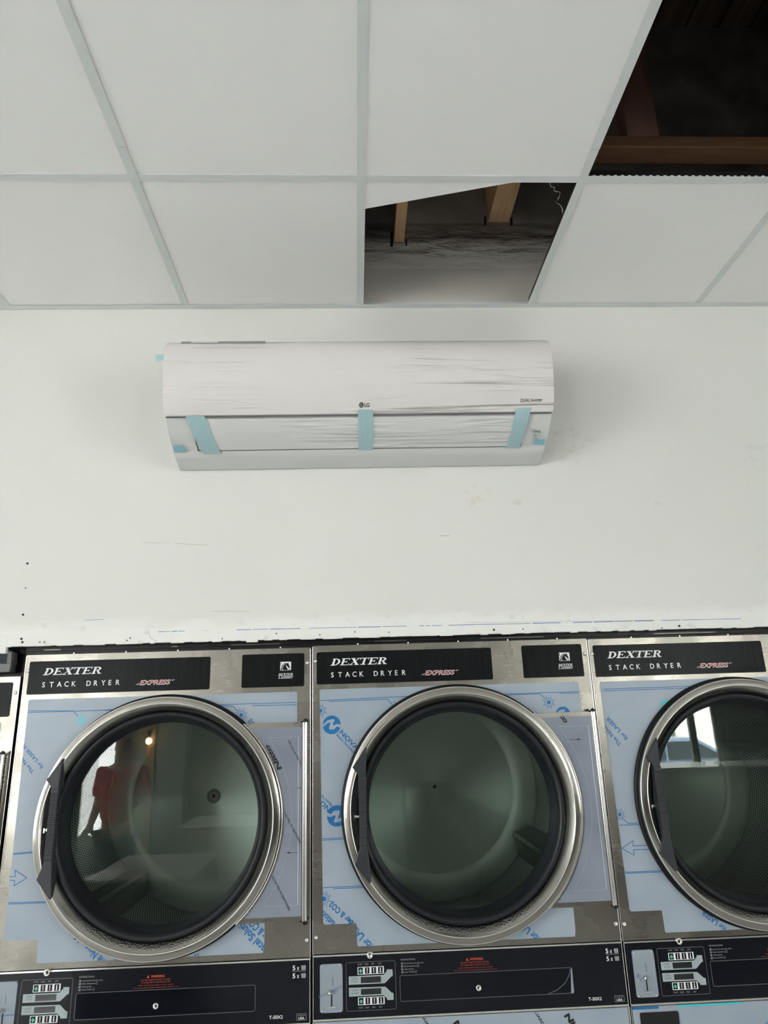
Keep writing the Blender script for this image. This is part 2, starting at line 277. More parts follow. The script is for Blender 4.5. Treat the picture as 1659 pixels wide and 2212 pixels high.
# ------------------------------------------------------------------ lettering
GL = {}
def glyphs(s, bold=0.0):
    k = (s, bold)
    if k not in GL:
        c = bpy.data.curves.new('t', 'FONT'); c.body = s; c.size = 1.0; c.offset = bold; c.resolution_u = 3
        o = bpy.data.objects.new('t', c); COL.objects.link(o); dg = bpy.context.evaluated_depsgraph_get(); me = bpy.data.meshes.new_from_object(o.evaluated_get(dg))
        vs = [(v.co.x, v.co.y) for v in me.vertices]; fs = [tuple(p.vertices) for p in me.polygons]
        x0 = min(v[0] for v in vs); x1 = max(v[0] for v in vs); GL[k] = ([((x-x0)/(x1-x0), y/0.73, (x1-x0)/0.73) for x, y in vs], fs)
        bpy.data.objects.remove(o); bpy.data.curves.remove(c); bpy.data.meshes.remove(me)
    return GL[k]
class Print:
    """flat print on a face: (u right, v down) mapped by fn(u, v, lift) to 3-D"""
    def __init__(s, mb, fn, keep=None): s.mb = mb; s.fn = fn; s.keep = keep
    def poly(s, pts, m, lift=0.0):
        if s.keep and not s.keep(sum(p[0] for p in pts)/len(pts), sum(p[1] for p in pts)/len(pts)): return
        s.mb.face([s.fn(u, v, lift) for u, v in pts], m)
    def rect(s, u0, v0, u1, v1, m, lift=0.0): s.poly([(u0, v0), (u1, v0), (u1, v1), (u0, v1)], m, lift)
    def line(s, pts, w, m, lift=0.0):
        for (a, b), (c, d) in zip(pts, pts[1:]):
            L = math.hypot(c-a, d-b); n = max(1, int(L/0.008)); ex, ey = (c-a)/L, (d-b)/L; px, py = -ey*w/2, ex*w/2
            for k in range(n):
                t0 = L*k/n; t1 = L*(k+1)/n
                s.poly([(a+ex*t0+px, b+ey*t0+py), (a+ex*t1+px, b+ey*t1+py), (a+ex*t1-px, b+ey*t1-py), (a+ex*t0-px, b+ey*t0-py)], m, lift)
    def text(s, st, a, b, h, m, lift=0.0, bold=0.0, shear=0.0):   # b None: natural width from a
        vs, fs = glyphs(st, bold)
        if b is None: b = (a[0]+vs[0][2]*h, a[1])
        L = math.hypot(b[0]-a[0], b[1]-a[1]); ex, ey = (b[0]-a[0])/L, (b[1]-a[1])/L
        P = [(a[0]+ex*(x*L+y*h*shear)+ey*y*h, a[1]+ey*(x*L+y*h*shear)-ex*y*h) for x, y, _ in vs]
        for f in fs: s.poly([P[i] for i in f], m, lift)
    def spaced(s, st, a, b, h, m, lift=0.0, bold=0.0):            # widely spaced capitals
        n = len(st)
        for k, ch in enumerate(st):
            if ch == ' ': continue
            vs, fs = glyphs(ch, bold); wd = vs[0][2]*h*0.92; x = a[0]+(b[0]-a[0]-h*0.8)*k/(n-1); y = a[1]+(b[1]-a[1])*k/(n-1); s.text(ch, (x, y), (x+wd, y), h, m, lift, bold)
    def disc(s, c, r, m, lift=0.0, n=24, ring=3):
        for q in range(ring):
            r0, r1 = r*q/ring, r*(q+1)/ring
            for k in range(n):
                a0, a1 = 2*math.pi*k/n, 2*math.pi*(k+1)/n
                pts = [(c[0]+r1*math.cos(a0), c[1]+r1*math.sin(a0)), (c[0]+r1*math.cos(a1), c[1]+r1*math.sin(a1)), (c[0]+r0*math.cos(a1), c[1]+r0*math.sin(a1))]
                if q: pts.append((c[0]+r0*math.cos(a0), c[1]+r0*math.sin(a0)))
                s.poly(pts, m, lift)
    def star(s, c, r, m):
        s.disc(c, r*0.30, m, 0.0)
        for k in range(16):
            a = 2*math.pi*k/16; l = r*(1.0 if k % 2 else 0.78); s.line([(c[0]+r*0.45*math.cos(a), c[1]+r*0.45*math.sin(a)), (c[0]+l*math.cos(a), c[1]+l*math.sin(a))], r*0.08, m)
    def wave_logo(s, c, r, ang, m, mw):
        s.disc(c, r, m); ca, sa = math.cos(R(ang)), math.sin(R(ang))
        W = [(-1.02, .02), (-.45, .5), (.2, .62), (.34, .5), (.10, .05), (.22, -.08), (.6, .08), (1.0, .0), (.94, -.34), (.6, -.18), (.25, -.5), (-.25, -.5), (-.3, -.3), (-.08, .28), (-.5, .16), (-.98, -.22)]
        P = [(c[0]+r*(x*ca-y*sa), c[1]-r*(x*sa+y*ca)) for x, y in W]
        for i in range(len(P)//2-1):   # quads down the band keep it clean where it is cut
            s.poly([P[i], P[i+1], P[-2-i], P[-1-i]], mw, 0.0002)
    # slab-serif slanted capitals of the maker's name
    SER = {
     'D': [[(.10,0),(.34,0),(.34,1),(.10,1)], [(-.02,0),(.5,0),(.5,.10),(-.02,.10)], [(-.02,.9),(.5,.9),(.5,1),(-.02,1)], 'bowl', ],
     'E': [[(.10,0),(.34,0),(.34,1),(.10,1)], [(-.02,0),(.95,0),(.95,.10),(-.02,.10)], [(-.02,.9),(.92,.9),(.92,1),(-.02,1)], [(.3,.46),(.68,.46),(.68,.56),(.3,.56)], [(.60,.38),(.68,.38),(.68,.64),(.60,.64)], [(.85,0),(.95,0),(.95,.30),(.90,.30)], [(.82,1),(.92,1),(.92,.72),(.87,.72)]],
     'X': [[(.05,.95),(.36,.95),(1.0,.05),(.69,.05)], [(.0,.05),(.12,.05),(.95,.95),(.83,.95)], [(-.05,0),(.38,0),(.38,.09),(-.05,.09)], [(.58,0),(1.1,0),(1.1,.09),(.58,.09)], [(-.02,.91),(.5,.91),(.5,1),(-.02,1)], [(.66,.91),(1.08,.91),(1.08,1),(.66,1)]],
     'T': [[(.38,0),(.62,0),(.62,1),(.38,1)], [(0,.9),(1,.9),(1,1),(0,1)], [(.2,0),(.8,0),(.8,.1),(.2,.1)], [(0,1),(.10,1),(.05,.70),(0,.70)], [(.9,1),(1,1),(1,.70),(.95,.70)]],
     'R': [[(.10,0),(.34,0),(.34,1),(.10,1)], [(-.02,0),(.46,0),(.46,.10),(-.02,.10)], [(-.02,.9),(.5,.9),(.5,1),(-.02,1)], 'rbowl', [(.42,.5),(.66,.5),(.98,.05),(.72,.05)], [(.72,0),(1.1,0),(1.1,.1),(.72,.1)]],
     'L': [[(.10,0),(.34,0),(.34,1),(.10,1)], [(-.02,0),(.9,0),(.9,.10),(-.02,.10)], [(-.02,.9),(.5,.9),(.5,1),(-.02,1)], [(.8,0),(.9,0),(.9,.32),(.85,.32)]],
     'A': [[(.42,1),(.6,1),(1.0,.05),(.74,.05)], [(.42,1),(.5,1),(.14,.05),(.04,.05)], [(.25,.3),(.75,.3),(.75,.4),(.25,.4)], [(-.08,0),(.32,0),(.32,.09),(-.08,.09)], [(.62,0),(1.1,0),(1.1,.09),(.62,.09)]],
     'U': [[(.1,.2),(.34,.2),(.34,1),(.1,1)], [(.8,.2),(.92,.2),(.92,1),(.8,1)], [(.1,.2),(.34,.2),(.45,.12),(.3,0)], [(.3,0),(.72,0),(.68,.12),(.4,.12)], [(.72,0),(.66,.12),(.8,.22),(.92,.22)], [(-.04,.91),(.48,.91),(.48,1),(-.04,1)], [(.66,.91),(1.06,.91),(1.06,1),(.66,1)]],
     'N': [[(.1,0),(.22,0),(.22,1),(.1,1)], [(.8,0),(.92,0),(.92,1),(.8,1)], [(.08,1),(.36,1),(.92,0),(.7,0)], [(-.06,0),(.38,0),(.38,.09),(-.06,.09)], [(.64,.91),(1.08,.91),(1.08,1),(.64,1)], [(-.06,.91),(.3,.91),(.3,1),(-.06,1)]],
     'Y': [[(.4,0),(.62,0),(.62,.5),(.4,.5)], [(.0,.95),(.28,.95),(.62,.45),(.4,.45)], [(.84,.95),(.96,.95),(.62,.45),(.5,.45)], [(-.06,.91),(.42,.91),(.42,1),(-.06,1)], [(.66,.91),(1.1,.91),(1.1,1),(.66,1)], [(.22,0),(.8,0),(.8,.09),(.22,.09)]]}
    def serif(s, st, a, width, h, m, lift=0.0, shear=0.38):
        n = len(st); cw = (width-h*shear)/(n-1+0.95)
        for k, ch in enumerate(st):
            for P in s.SER[ch]:
                if P in ('bowl', 'rbowl'):
                    cy, ry, cx, rx = (.5, .5, .34, .62) if P == 'bowl' else (.73, .27, .42, .46)
                    ir = (rx-.24, ry-.10)
                    for q in range(10):
                        t0, t1 = -math.pi/2+math.pi*q/10, -math.pi/2+math.pi*(q+1)/10
                        s._sl([(cx+rx*math.cos(t0), cy+ry*math.sin(t0)), (cx+rx*math.cos(t1), cy+ry*math.sin(t1)), (cx+ir[0]*math.cos(t1), cy+ir[1]*math.sin(t1)), (cx+ir[0]*math.cos(t0), cy+ir[1]*math.sin(t0))], a, k*cw, cw*0.93, h, shear, m, lift)
                else: s._sl(P, a, k*cw, cw*0.93, h, shear, m, lift)
    def _sl(s, P, a, x0, cw, h, sh, m, lift): s.poly([(a[0]+x0+x*cw+y*h*sh, a[1]-y*h) for x, y in P], m, lift)

# printed marks on the films and panels: (u right, v down) in metres from the top left corner of a dryer
FILM= {0: [('L', [(0.0246, 0.1613), (0.155, 0.1655), (0.1693, 0.1799)], 0.0019, 'b'), ('L', [(0.0251, 0.1663), (0.2772, 0.1666)], 0.0019, 'b'), ('L', [(0.2135, 0.1671), (0.3055, 0.1637)], 0.0019, 'b'), ('S', (0.1812, 0.193), 0.0199, 'c'), ('L', [(0.5606, 0.1623), (0.6214, 0.1662), (0.6361, 0.1807)], 0.0019, 'b'), ('L', [(0.5606, 0.1606), (0.8099, 0.1611)], 0.0019, 'b'), ('L', [(0.6792, 0.1666), (0.8099, 0.1679)], 0.0019, 'b'), ('S', (0.6468, 0.1923), 0.0199, 'b'), ('T', 'CO2', (0.6947, 0.2285), (0.6758, 0.2028), 0.0133, 'b'), ('T', 'The Novacel', (0.0625, 0.3297), (-0.0015, 0.2649), 0.01, 'b'), ('T', 'for LASER Fiber', (0.0867, 0.3182), (0.0098, 0.2366), 0.01, 'b'), ('L', [(0.03, 0.5425), (0.0948, 0.5398)], 0.0019, 'b'), ('L', [(0.0302, 0.545), (0.0951, 0.5423)], 0.0019, 'b'), ('L', [(0.0318, 0.6649), (0.1447, 0.6656)], 0.0019, 'b'), ('L', [(0.0321, 0.6678), (0.145, 0.6685)], 0.0019, 'b'), ('L', [(0.027, 0.6004), (0.0429, 0.6006), (0.0385, 0.5848), (0.074, 0.6049), (0.0413, 0.6239), (0.0419, 0.6103), (0.0281, 0.6097)], 0.0019, 'b'), ('T', 'The Novacel Solution', (0.3131, 0.8195), (0.1864, 0.7062), 0.0205, 'b'), ('T', 'for LASER Fiber', (0.3408, 0.8071), (0.2396, 0.7134), 0.0205, 'b'), ('T', 'Novacel Soluti', (0.7595, 0.8251), (0.668, 0.736), 0.0205, 'b'), ('T', 'for Fiber & CO2', (0.7752, 0.8048), (0.6891, 0.7226), 0.0205, 'b'), ('T', '13F', (0.551, 0.8061), (0.5303, 0.813), 0.0133, 'b')], 1: [('L', [(0.0243, 0.1623), (0.3012, 0.1575)], 0.0019, 'b'), ('L', [(0.0502, 0.1657), (0.2254, 0.1642), (0.2422, 0.1842)], 0.0019, 'b'), ('S', (0.2536, 0.1914), 0.0208, 'b'), ('S', (0.0243, 0.1915), 0.0202, 'b'), ('N', (0.0578, 0.2328), 0.0267, 0, 'b'), ('T', 'NOVACEL', (0.0792, 0.256), (0.1614, 0.3403), 0.0137, 'b'), ('T', 'Beyond The Surface', (0.0709, 0.2626), (0.1207, 0.3146), 0.0065, 'b'), ('N', (0.0704, 0.4825), 0.0285, 180, 'b'), ('T', 'NOVACEL', (0.0533, 0.4629), (-0.0157, 0.3936), 0.0137, 'b'), ('T', 'Beyond The Surface', (0.058, 0.454), (0.0094, 0.4047), 0.0065, 'b'), ('L', [(0.0277, 0.5408), (0.092, 0.5401)], 0.0019, 'b'), ('L', [(0.0277, 0.5445), (0.092, 0.5439)], 0.0019, 'b'), ('L', [(0.0298, 0.6653), (0.1444, 0.665)], 0.0019, 'b'), ('L', [(0.0581, 0.6691), (0.1444, 0.6689)], 0.0019, 'b'), ('S', (0.0326, 0.6932), 0.0205, 'b'), ('T', 'Fiber & CO2', (0.1214, 0.7588), (0.0543, 0.6988), 0.0157, 'b'), ('T', 'Solution', (0.0783, 0.7669), (0.0326, 0.7223), 0.0169, 'b'), ('T', 'for LASER', (0.1662, 0.8101), (0.1026, 0.7462), 0.0205, 'b'), ('T', 'The Novacel', (0.1392, 0.828), (0.0756, 0.7645), 0.0205, 'b'), ('T', 'for LASER', (0.626, 0.8104), (0.5595, 0.7539), 0.0181, 'b'), ('S', (0.5719, 0.8048), 0.0084, 'c'), ('L', [(0.57, 0.1628), (0.6897, 0.1621), (0.7045, 0.1773)], 0.0019, 'b'), ('L', [(0.5702, 0.1599), (0.8085, 0.1591)], 0.0019, 'b'), ('L', [(0.7485, 0.1629), (0.8081, 0.1631)], 0.0019, 'b'), ('S', (0.7143, 0.1879), 0.0199, 'b'), ('N', (0.7545, 0.2229), 0.0217, 0, 'b')], 2: [('L', [(0.0307, 0.1521), (0.3388, 0.1514)], 0.0019, 'b'), ('L', [(0.0301, 0.1573), (0.3379, 0.157)], 0.0019, 'b'), ('N', (0.2204, 0.2121), 0.0224, 0, 'c'), ('T', 'The Novacel', (0.0669, 0.3128), (0.0096, 0.2394), 0.0115, 'b'), ('T', 'for LASER', (0.0883, 0.2965), (0.0355, 0.2314), 0.0115, 'b'), ('S', (0.0348, 0.5054), 0.0173, 'b'), ('L', [(0.0405, 0.515), (0.0565, 0.5305), (0.0919, 0.5311)], 0.0019, 'b'), ('L', [(0.0295, 0.5344), (0.0914, 0.5349)], 0.0019, 'b'), ('L', [(0.1116, 0.59), (0.062, 0.5901), (0.0644, 0.5763), (0.0296, 0.5953), (0.0633, 0.6146), (0.0617, 0.6002), (0.1102, 0.6007)], 0.0019, 'b'), ('L', [(0.0298, 0.657), (0.1433, 0.657)], 0.0019, 'b'), ('L', [(0.0305, 0.66), (0.1428, 0.6603)], 0.0019, 'b'), ('T', 'for LASER', (0.2987, 0.8076), (0.2396, 0.759), 0.0144, 'b')]}
HINGE= {0: [('T', 'Nitto', (0.7719, 0.344), (0.731, 0.2768), 0.0133, 'k'), ('T', 'FIBERGUARD for Fiber & CO2 Laser', (0.851, 0.3745), (0.7908, 0.2656), 0.0059, 'k'), ('T', 'FIBERGUARD for Fiber & CO2 Laser', (0.8279, 0.54), (0.7673, 0.433), 0.0059, 'k'), ('T', 'FIBERGUARD for Fiber & CO2 Laser', (0.7997, 0.7057), (0.7418, 0.6038), 0.0059, 'k'), ('L', [(0.7869, 0.5643), (0.8184, 0.5651)], 0.0012, 'k'), ('P', [(0.7854, 0.5642), (0.7964, 0.5618), (0.7964, 0.5676)], 'k'), ('L', [(0.8137, 0.398), (0.8282, 0.3985)], 0.0012, 'k')], 1: [('T', 'Nitto', (0.7163, 0.1969), (0.7488, 0.2502), 0.0157, 'k'), ('L', [(0.7593, 0.2963), (0.7873, 0.2964)], 0.0012, 'k'), ('P', [(0.7932, 0.2966), (0.7818, 0.2935), (0.7812, 0.299)], 'k')], 2: []}
LOWER= {0: [], 1: [('T', 'Nitto', (0.0847, 1.0041), (0.1298, 1.056), 0.0146, 'k'), ('T', 'Nitto', (0.3737, 1.0007), (0.4171, 1.053), 0.0146, 'k'), ('T', 'Nitto', (0.6721, 0.9975), (0.7136, 1.0502), 0.0146, 'k'), ('T', 'FIBERGUARD for Fiber', (0.2722, 0.9547), (0.3422, 1.0652), 0.0069, 'k'), ('T', 'FIBERGUARD for Fiber', (0.5728, 0.9512), (0.6386, 1.0626), 0.0069, 'k')], 2: [('L', [(0.0033, 0.988), (0.0773, 0.9884)], 0.006, 'b'), ('L', [(0.1323, 0.9876), (0.3077, 0.9876)], 0.005, 'c'), ('L', [(0.37, 0.9857), (0.3893, 0.9855)], 0.005, 'b'), ('L', [(0.3599, 1.041), (0.3745, 1.0323), (0.3798, 1.0366)], 0.0014, 'b')]}
CP= {'coin': [(0.0216, 0.8494), (0.0807, 0.8508), (0.0822, 0.9624), (0.0219, 0.9628)], 'scr': [(0.0262, 0.8536), (0.0753, 0.8546), (0.0286, 0.9573), (0.077, 0.9577)], 'slot': [(0.0541, 0.8809), (0.057, 0.9033)], 'knob': [(0.0465, 0.914)], 'rslot': [(0.0492, 0.9225), (0.0537, 0.9227), (0.0536, 0.9472), (0.0497, 0.9471)], 'lever': [(0.0442, 0.9501), (0.0621, 0.9495)], 'bez': [(0.0913, 0.8479), (0.2236, 0.8497), (0.2242, 0.9624), (0.0904, 0.9614)], 'bar1': [(0.122, 0.8609), (0.1928, 0.862), (0.1929, 0.8779), (0.1228, 0.8781)], 'bar2': [(0.1221, 0.931), (0.1927, 0.9322), (0.193, 0.949), (0.1234, 0.9491)], 'arr1': [(0.0978, 0.8818), (0.1916, 0.8818), (0.2017, 0.8722), (0.1995, 0.8695), (0.2162, 0.8701), (0.2165, 0.8866), (0.2135, 0.8858), (0.1965, 0.9003), (0.1934, 0.9016), (0.0979, 0.9015)], 'arr2': [(0.0979, 0.9084), (0.1932, 0.9094), (0.197, 0.9102), (0.2117, 0.9238), (0.217, 0.9252), (0.217, 0.9408), (0.2, 0.9406), (0.1993, 0.937), (0.1912, 0.9291), (0.0981, 0.9288)], 'w1': [(0.1303, 0.8846), (0.1847, 0.8848), (0.1844, 0.8989), (0.1301, 0.8987)], 'w2': [(0.1303, 0.9121), (0.1849, 0.9124), (0.1846, 0.9258), (0.1301, 0.9258)], 't': [(0.1053, 0.8893), (0.1226, 0.8938), (0.1223, 0.8542), (0.136, 0.854), (0.1801, 0.8549), (0.19, 0.8539), (0.1225, 0.9587), (0.1898, 0.9579)]}

# ------------------------------------------------------------------ room shell
WZ = 1.9755                                                        # lower edge of the drywall above the machines
m = MB()
m.box(RX0, RX1, 0.0, 0.016, WZ, ATT)
rr = random.Random(3)
for k in range(46):                                                # ragged compound along the cut edge
    x = -1.09+k*0.055+rr.uniform(-.02, .02); wd = rr.uniform(.01, .05); m.box(x, x+wd, 0.0005, 0.010, WZ-rr.uniform(.0008, .0028), WZ+0.002)
m.box(-1.10, -1.082, -0.001, 0.012, WZ-0.02, WZ+0.03); m.box(-0.37, -0.335, -0.0015, 0.012, WZ-0.006, WZ+0.01)
P = Print(m, lambda u, v, l: (u, -0.0006-l, v))
def vline(x0, z0, x1, z1, wd, mi):
    dx, dz = x1-x0, z1-z0; L = math.hypot(dx, dz); px, pz = -dz/L*wd/2, dx/L*wd/2
    m.face([(x0+px, -0.0006, z0+pz), (x1+px, -0.0006, z1+pz), (x1-px, -0.0006, z1-pz), (x0-px, -0.0006, z0-pz)], mi)
for x0, x1 in ((-.635, -.555), (-.50, -.485), (-.40, -.20), (-.18, .12), (.16, .235), (.25, .60), (.64, .90), (.92, 1.18)):   # blue chalk line
    for q in range(4):
        a = x0+(x1-x0)*q/4; b = x0+(x1-x0)*(q+1)/4-rr.uniform(0, .006); vline(a, 2.008-(a+.6)*0.0035, b, 2.008-(b+.6)*0.0035, rr.uniform(.0012, .0022), 1)
for a in ((-.86, 2.048, -.80, 2.05, .0010, 1), (-.60, 2.284, -.50, 2.276, .0009, 2), (-.70, 2.288, -.62, 2.286, .0007, 2), (.24, 2.292, .27, 2.291, .0014, 2), (-.48, 2.066, -.36, 2.063, .0008, 2), (.35, 2.870+.02, .357, 2.900, .0016, 2), (.30, 2.012, .9, 2.004, .0006, 2)): vline(*a)
for a in ((.121, 3.395, .124, 3.46, .009, 2), (.176, 3.40, .176, 3.425, .006, 2), (.475, 3.49, .478, 3.53, .008, 2), (.575, 3.49, .577, 3.525, .008, 2)): vline(*a[:5], 3)
prev = None
for k in range(9):
    t = k/8; p = (-.668+.004*math.cos(t*3)+.035*t*t, 2.010-.037*t+.006*t*t)
    if prev: vline(*prev, *p, .0012, 2)
    prev = p
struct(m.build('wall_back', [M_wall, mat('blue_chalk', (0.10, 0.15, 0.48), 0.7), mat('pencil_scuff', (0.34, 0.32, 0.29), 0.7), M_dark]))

def pierced_wall(name, a0, a1, z0, z1, holes, fn, m_):
    m = MB(); xs = [a0]
    for h in sorted(holes):
        m.box(*fn(xs[-1], h[0]), z0, z1); m.box(*fn(h[0], h[1]), z0, h[2]); m.box(*fn(h[0], h[1]), h[3], z1); xs.append(h[1])
    m.box(*fn(xs[-1], a1), z0, z1); return struct(m.build(name, m_))
pierced_wall('wall_front', RX0-.15, RX1+.15, FLOOR, ATT, FRONT, lambda a, b: (a, b, RY0-.15, RY0), M_far)
pierced_wall('wall_left', RY0, 1.6, FLOOR, ATT, LEFT, lambda a, b: (RX0-.15, RX0, a, b), M_room)
pierced_wall('wall_right', RY0, 1.6, FLOOR, ATT, RIGHT_FILL, lambda a, b: (RX1, RX1+.15, a, b), M_far)
m = MB(); m.box(RX0-.15, RX1+.15, 1.6, 1.75, FLOOR, ATT); struct(m.build('wall_service', M_room))
m = MB(); m.box(RX0-.3, RX1+.3, RY0-.3, 1.9, FLOOR-.12, FLOOR); struct(m.build('floor', M_floor))
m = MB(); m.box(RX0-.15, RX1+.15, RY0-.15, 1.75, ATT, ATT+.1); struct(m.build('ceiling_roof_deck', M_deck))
# window frames and panes
for i, (a, b, z0, z1) in enumerate(FRONT):
    m = MB(); fr = .05
    m.box(a, a+fr, RY0-.10, RY0-.04, z0, z1); m.box(b-fr, b, RY0-.10, RY0-.04, z0, z1); m.box(a, b, RY0-.10, RY0-.04, z0, z0+fr); m.box(a, b, RY0-.10, RY0-.04, z1-fr, z1)
    for q in ([a+(b-a)*.5] if i == 0 else [a+.93]): m.box(q, q+.09, RY0-.10, RY0-.04, z0, z1)
    wn = struct(m.build('window_%d' % (i+1), M_frame)); m = MB(); m.box(a, b, RY0-.075, RY0-.069, z0, z1); m.build('pane', M_pane, wn)
for n_, (a, b, z0, z1), xo, xi in ((3, LEFT[0], RX0-.10, RX0-.04), (4, RIGHT_FILL[0], RX1+.04, RX1+.10)):  # the right-hand one is an added window, for fill light only
    m = MB()
    for q in (a, (a+b)/2, b-.05): m.box(xo, xi, q, q+.05, z0, z1)
    m.box(xo, xi, a, b, z0, z0+.05); m.box(xo, xi, a, b, z1-.05, z1)
    wn = struct(m.build('window_%d' % n_, M_frame)); m = MB(); m.box((xo+xi)/2-.003, (xo+xi)/2+.003, a, b, z0, z1); m.build('pane', M_pane, wn)

# suspended ceiling: tiles in one sheet of separate panels, grid of tees
C0, C1 = -9, 11; ROWS = 14
OPEN = {(0, 1), (1, 2)}                                             # (column, row) bays without a whole tile
m = MB(); g = 0.0005
for c in range(C0, C1):
    for r in range(1, ROWS+1):
        if (c, r) in OPEN: continue
        x0, x1 = max(c*T, RX0), min((c+1)*T, RX1); y1, y0 = -(r-1)*T-(0.002 if r == 1 else 0), max(-r*T, RY0)
        if x1-x0 < .02 or y1-y0 < .02: continue
        dz = 0.0012+0.0010*random.random(); m.box(x0+.003, x1-.003, y0+.003, y1-.003, CEIL+dz, CEIL+dz+.016)
struct(m.build('ceiling', M_tile))
HW = .0119
def tee(m, x0, x1, y0, y1, z, along):
    m.box(x0, x1, y0, y1, z, z+.0014, 0)
    if along == 'y': c = (x0+x1)/2; m.box(c-.0012, c+.0012, y0, y1, z+.0014, z+.038, 1)
    else: c = (y0+y1)/2; m.box(x0, x1, c-.0012, c+.0012, z+.0014, z+.030, 1)
m = MB()
for c in range(C0, C1+1):
    x = c*T
    if not RX0 < x < RX1: continue
    if c % 2:                                                       # main runners, spliced a little beyond the first cross tee
        tee(m, x-HW, x+HW, -.712, -.001, CEIL-.0012, 'y'); tee(m, x-HW-.0006, x+HW+.0006, RY0, -.7135, CEIL-.0010, 'y')
    else:
        for r in range(ROWS): y0, y1 = max(-(r+1)*T+HW, RY0), -r*T-HW; (y1-y0 > .02) and tee(m, x-HW, x+HW, y0, y1, CEIL-.0003, 'y')
for r in range(1, ROWS):
    for c in range(C0, C1+1, 1):
        if c % 2 == 0: continue
        x0, x1 = max(c*T+HW, RX0), min((c+2)*T-HW, RX1)
        if x1-x0 > .02: tee(m, x0, x1, -r*T-HW, -r*T+HW, CEIL-.0006, 'x')
for k in range(30): m.box(T+.03+k*.02, T+.038+k*.02, -T-.0016, -T-.0010, CEIL+.008, CEIL+.014, 0)    # punched web of the open bay
struct(m.build('trim_1', [M_tee, M_web]))
m = MB(); m.box(RX0, RX1, -.0235, -.0005, CEIL-.0014, CEIL-.0002); m.box(RX0, RX1, -.002, -.0003, CEIL-.0002, CEIL+.022)
m.box(RX0, RX0+.0235, RY0, -.0235, CEIL-.0014, CEIL); m.box(RX1-.0235, RX1, RY0, -.0235, CEIL-.0014, CEIL); m.box(RX0, RX1, RY0, RY0+.0235, CEIL-.0014, CEIL); struct(m.build('trim_2', M_tee))
# cut wedge of tile left in the half-open bay
m = MB(); pts = [(.010, -.603), (.432, -.6035), (.432, -.599), (.0105, -.492)]
m.face([(x, y, CEIL+.0015) for x, y in pts]); m.face([(x, y, CEIL+.0165) for x, y in pts][::-1])
for k in range(4): a, b = pts[k], pts[(k+1) % 4]; m.face([(*a, CEIL+.0015), (*b, CEIL+.0015), (*b, CEIL+.0165), (*a, CEIL+.0165)])
tag(m.build('ceiling_tile', M_tile), 'wedge-shaped offcut of white ceiling tile in the half-open bay above the air conditioner', 'ceiling tile')
# roof timbers above the open bays
def timber(name, x0, x1, y0, y1, z0, z1, mt, label, cat):
    m = MB(); m.box(x0, x1, y0, y1, z0, z1); return tag(m.build(name, mt, bevel=.002), label, cat)
timber('roof_joist', .130, .168, -1.9, .0, 3.415, 3.60, M_pine, 'narrow bare pine joist in the half-open ceiling bay, the left one', 'joist')
timber('roof_joist', .487, .567, -1.9, .0, 3.505, 3.69, M_pine, 'wide bare pine joist in the half-open ceiling bay, the right one', 'joist')
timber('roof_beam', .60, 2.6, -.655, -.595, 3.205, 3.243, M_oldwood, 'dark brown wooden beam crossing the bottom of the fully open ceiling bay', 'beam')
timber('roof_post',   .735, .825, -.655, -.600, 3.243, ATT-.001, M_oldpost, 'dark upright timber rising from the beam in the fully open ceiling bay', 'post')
# twisted hanger wire at the right edge of the half-open bay
m = MB(); pr = None
for k in range(28):
    t = k/27; p = Vector((.51+.075*t+.004*math.sin(t*40), -.50+.02*t+.004*math.cos(t*40), 3.30-.09*t))
    if pr: m.tube(pr, p, .0012, 0, 6, False)
    pr = p
for k in range(10): p = Vector((.585+.008*math.cos(k*.7), -.478+.01*math.sin(k*.7), 3.21-.008*k)); m.tube(pr, p, .0012, 0, 6, False); pr = p
tag(m.build('hanger_wire', M_edge), 'thin twisted hanger wire at the right edge of the half-open bay', 'wire')
# dark header between drywall and machines
m = MB(); m.box(-1.035, RX1, .030, .036, 1.945, 2.03); m.box(-1.035, RX1, .022, .036, 1.962, 1.966); m.box(RX0, -1.035, .10, .106, 1.83, 2.03)
for x, wd in ((-.98, .05), (-.60, .02), (-.42, .15), (.02, .1), (.35, .2), (.9, .2)): m.box(x, x+wd, .0215, .0219, 1.963, 1.9665, 1)  # paler grey metal strips along parts of the header lip
struct(m.build('trim_3', [mat('black_header_metal', (0.008, 0.008, 0.009), 0.35, **{'Specular IOR Level': 0.25}), mat('pale_header_edge', (0.12, 0.12, 0.11), 0.3, 0.8)]))
t = thing('duct_collar', 'grey metal duct corner in the dark gap above the leftmost dryer', 'duct', (-1.14, .05, 1.905))
m = MB(); m.box(-.08, .052, 0, .04, 0, .026); m.box(.040, .052, 0, .04, .026, .062); m.build('flange', mat('dull_grey_sheet', (0.20, 0.20, 0.20), 0.6), t, bevel=.002)
m = MB(); m.box(-.07, .040, .012, .045, .026, .07); m.build('duct_body', mat('dark_blue_board', (0.012, 0.028, 0.04), 0.6), t, bevel=.002)

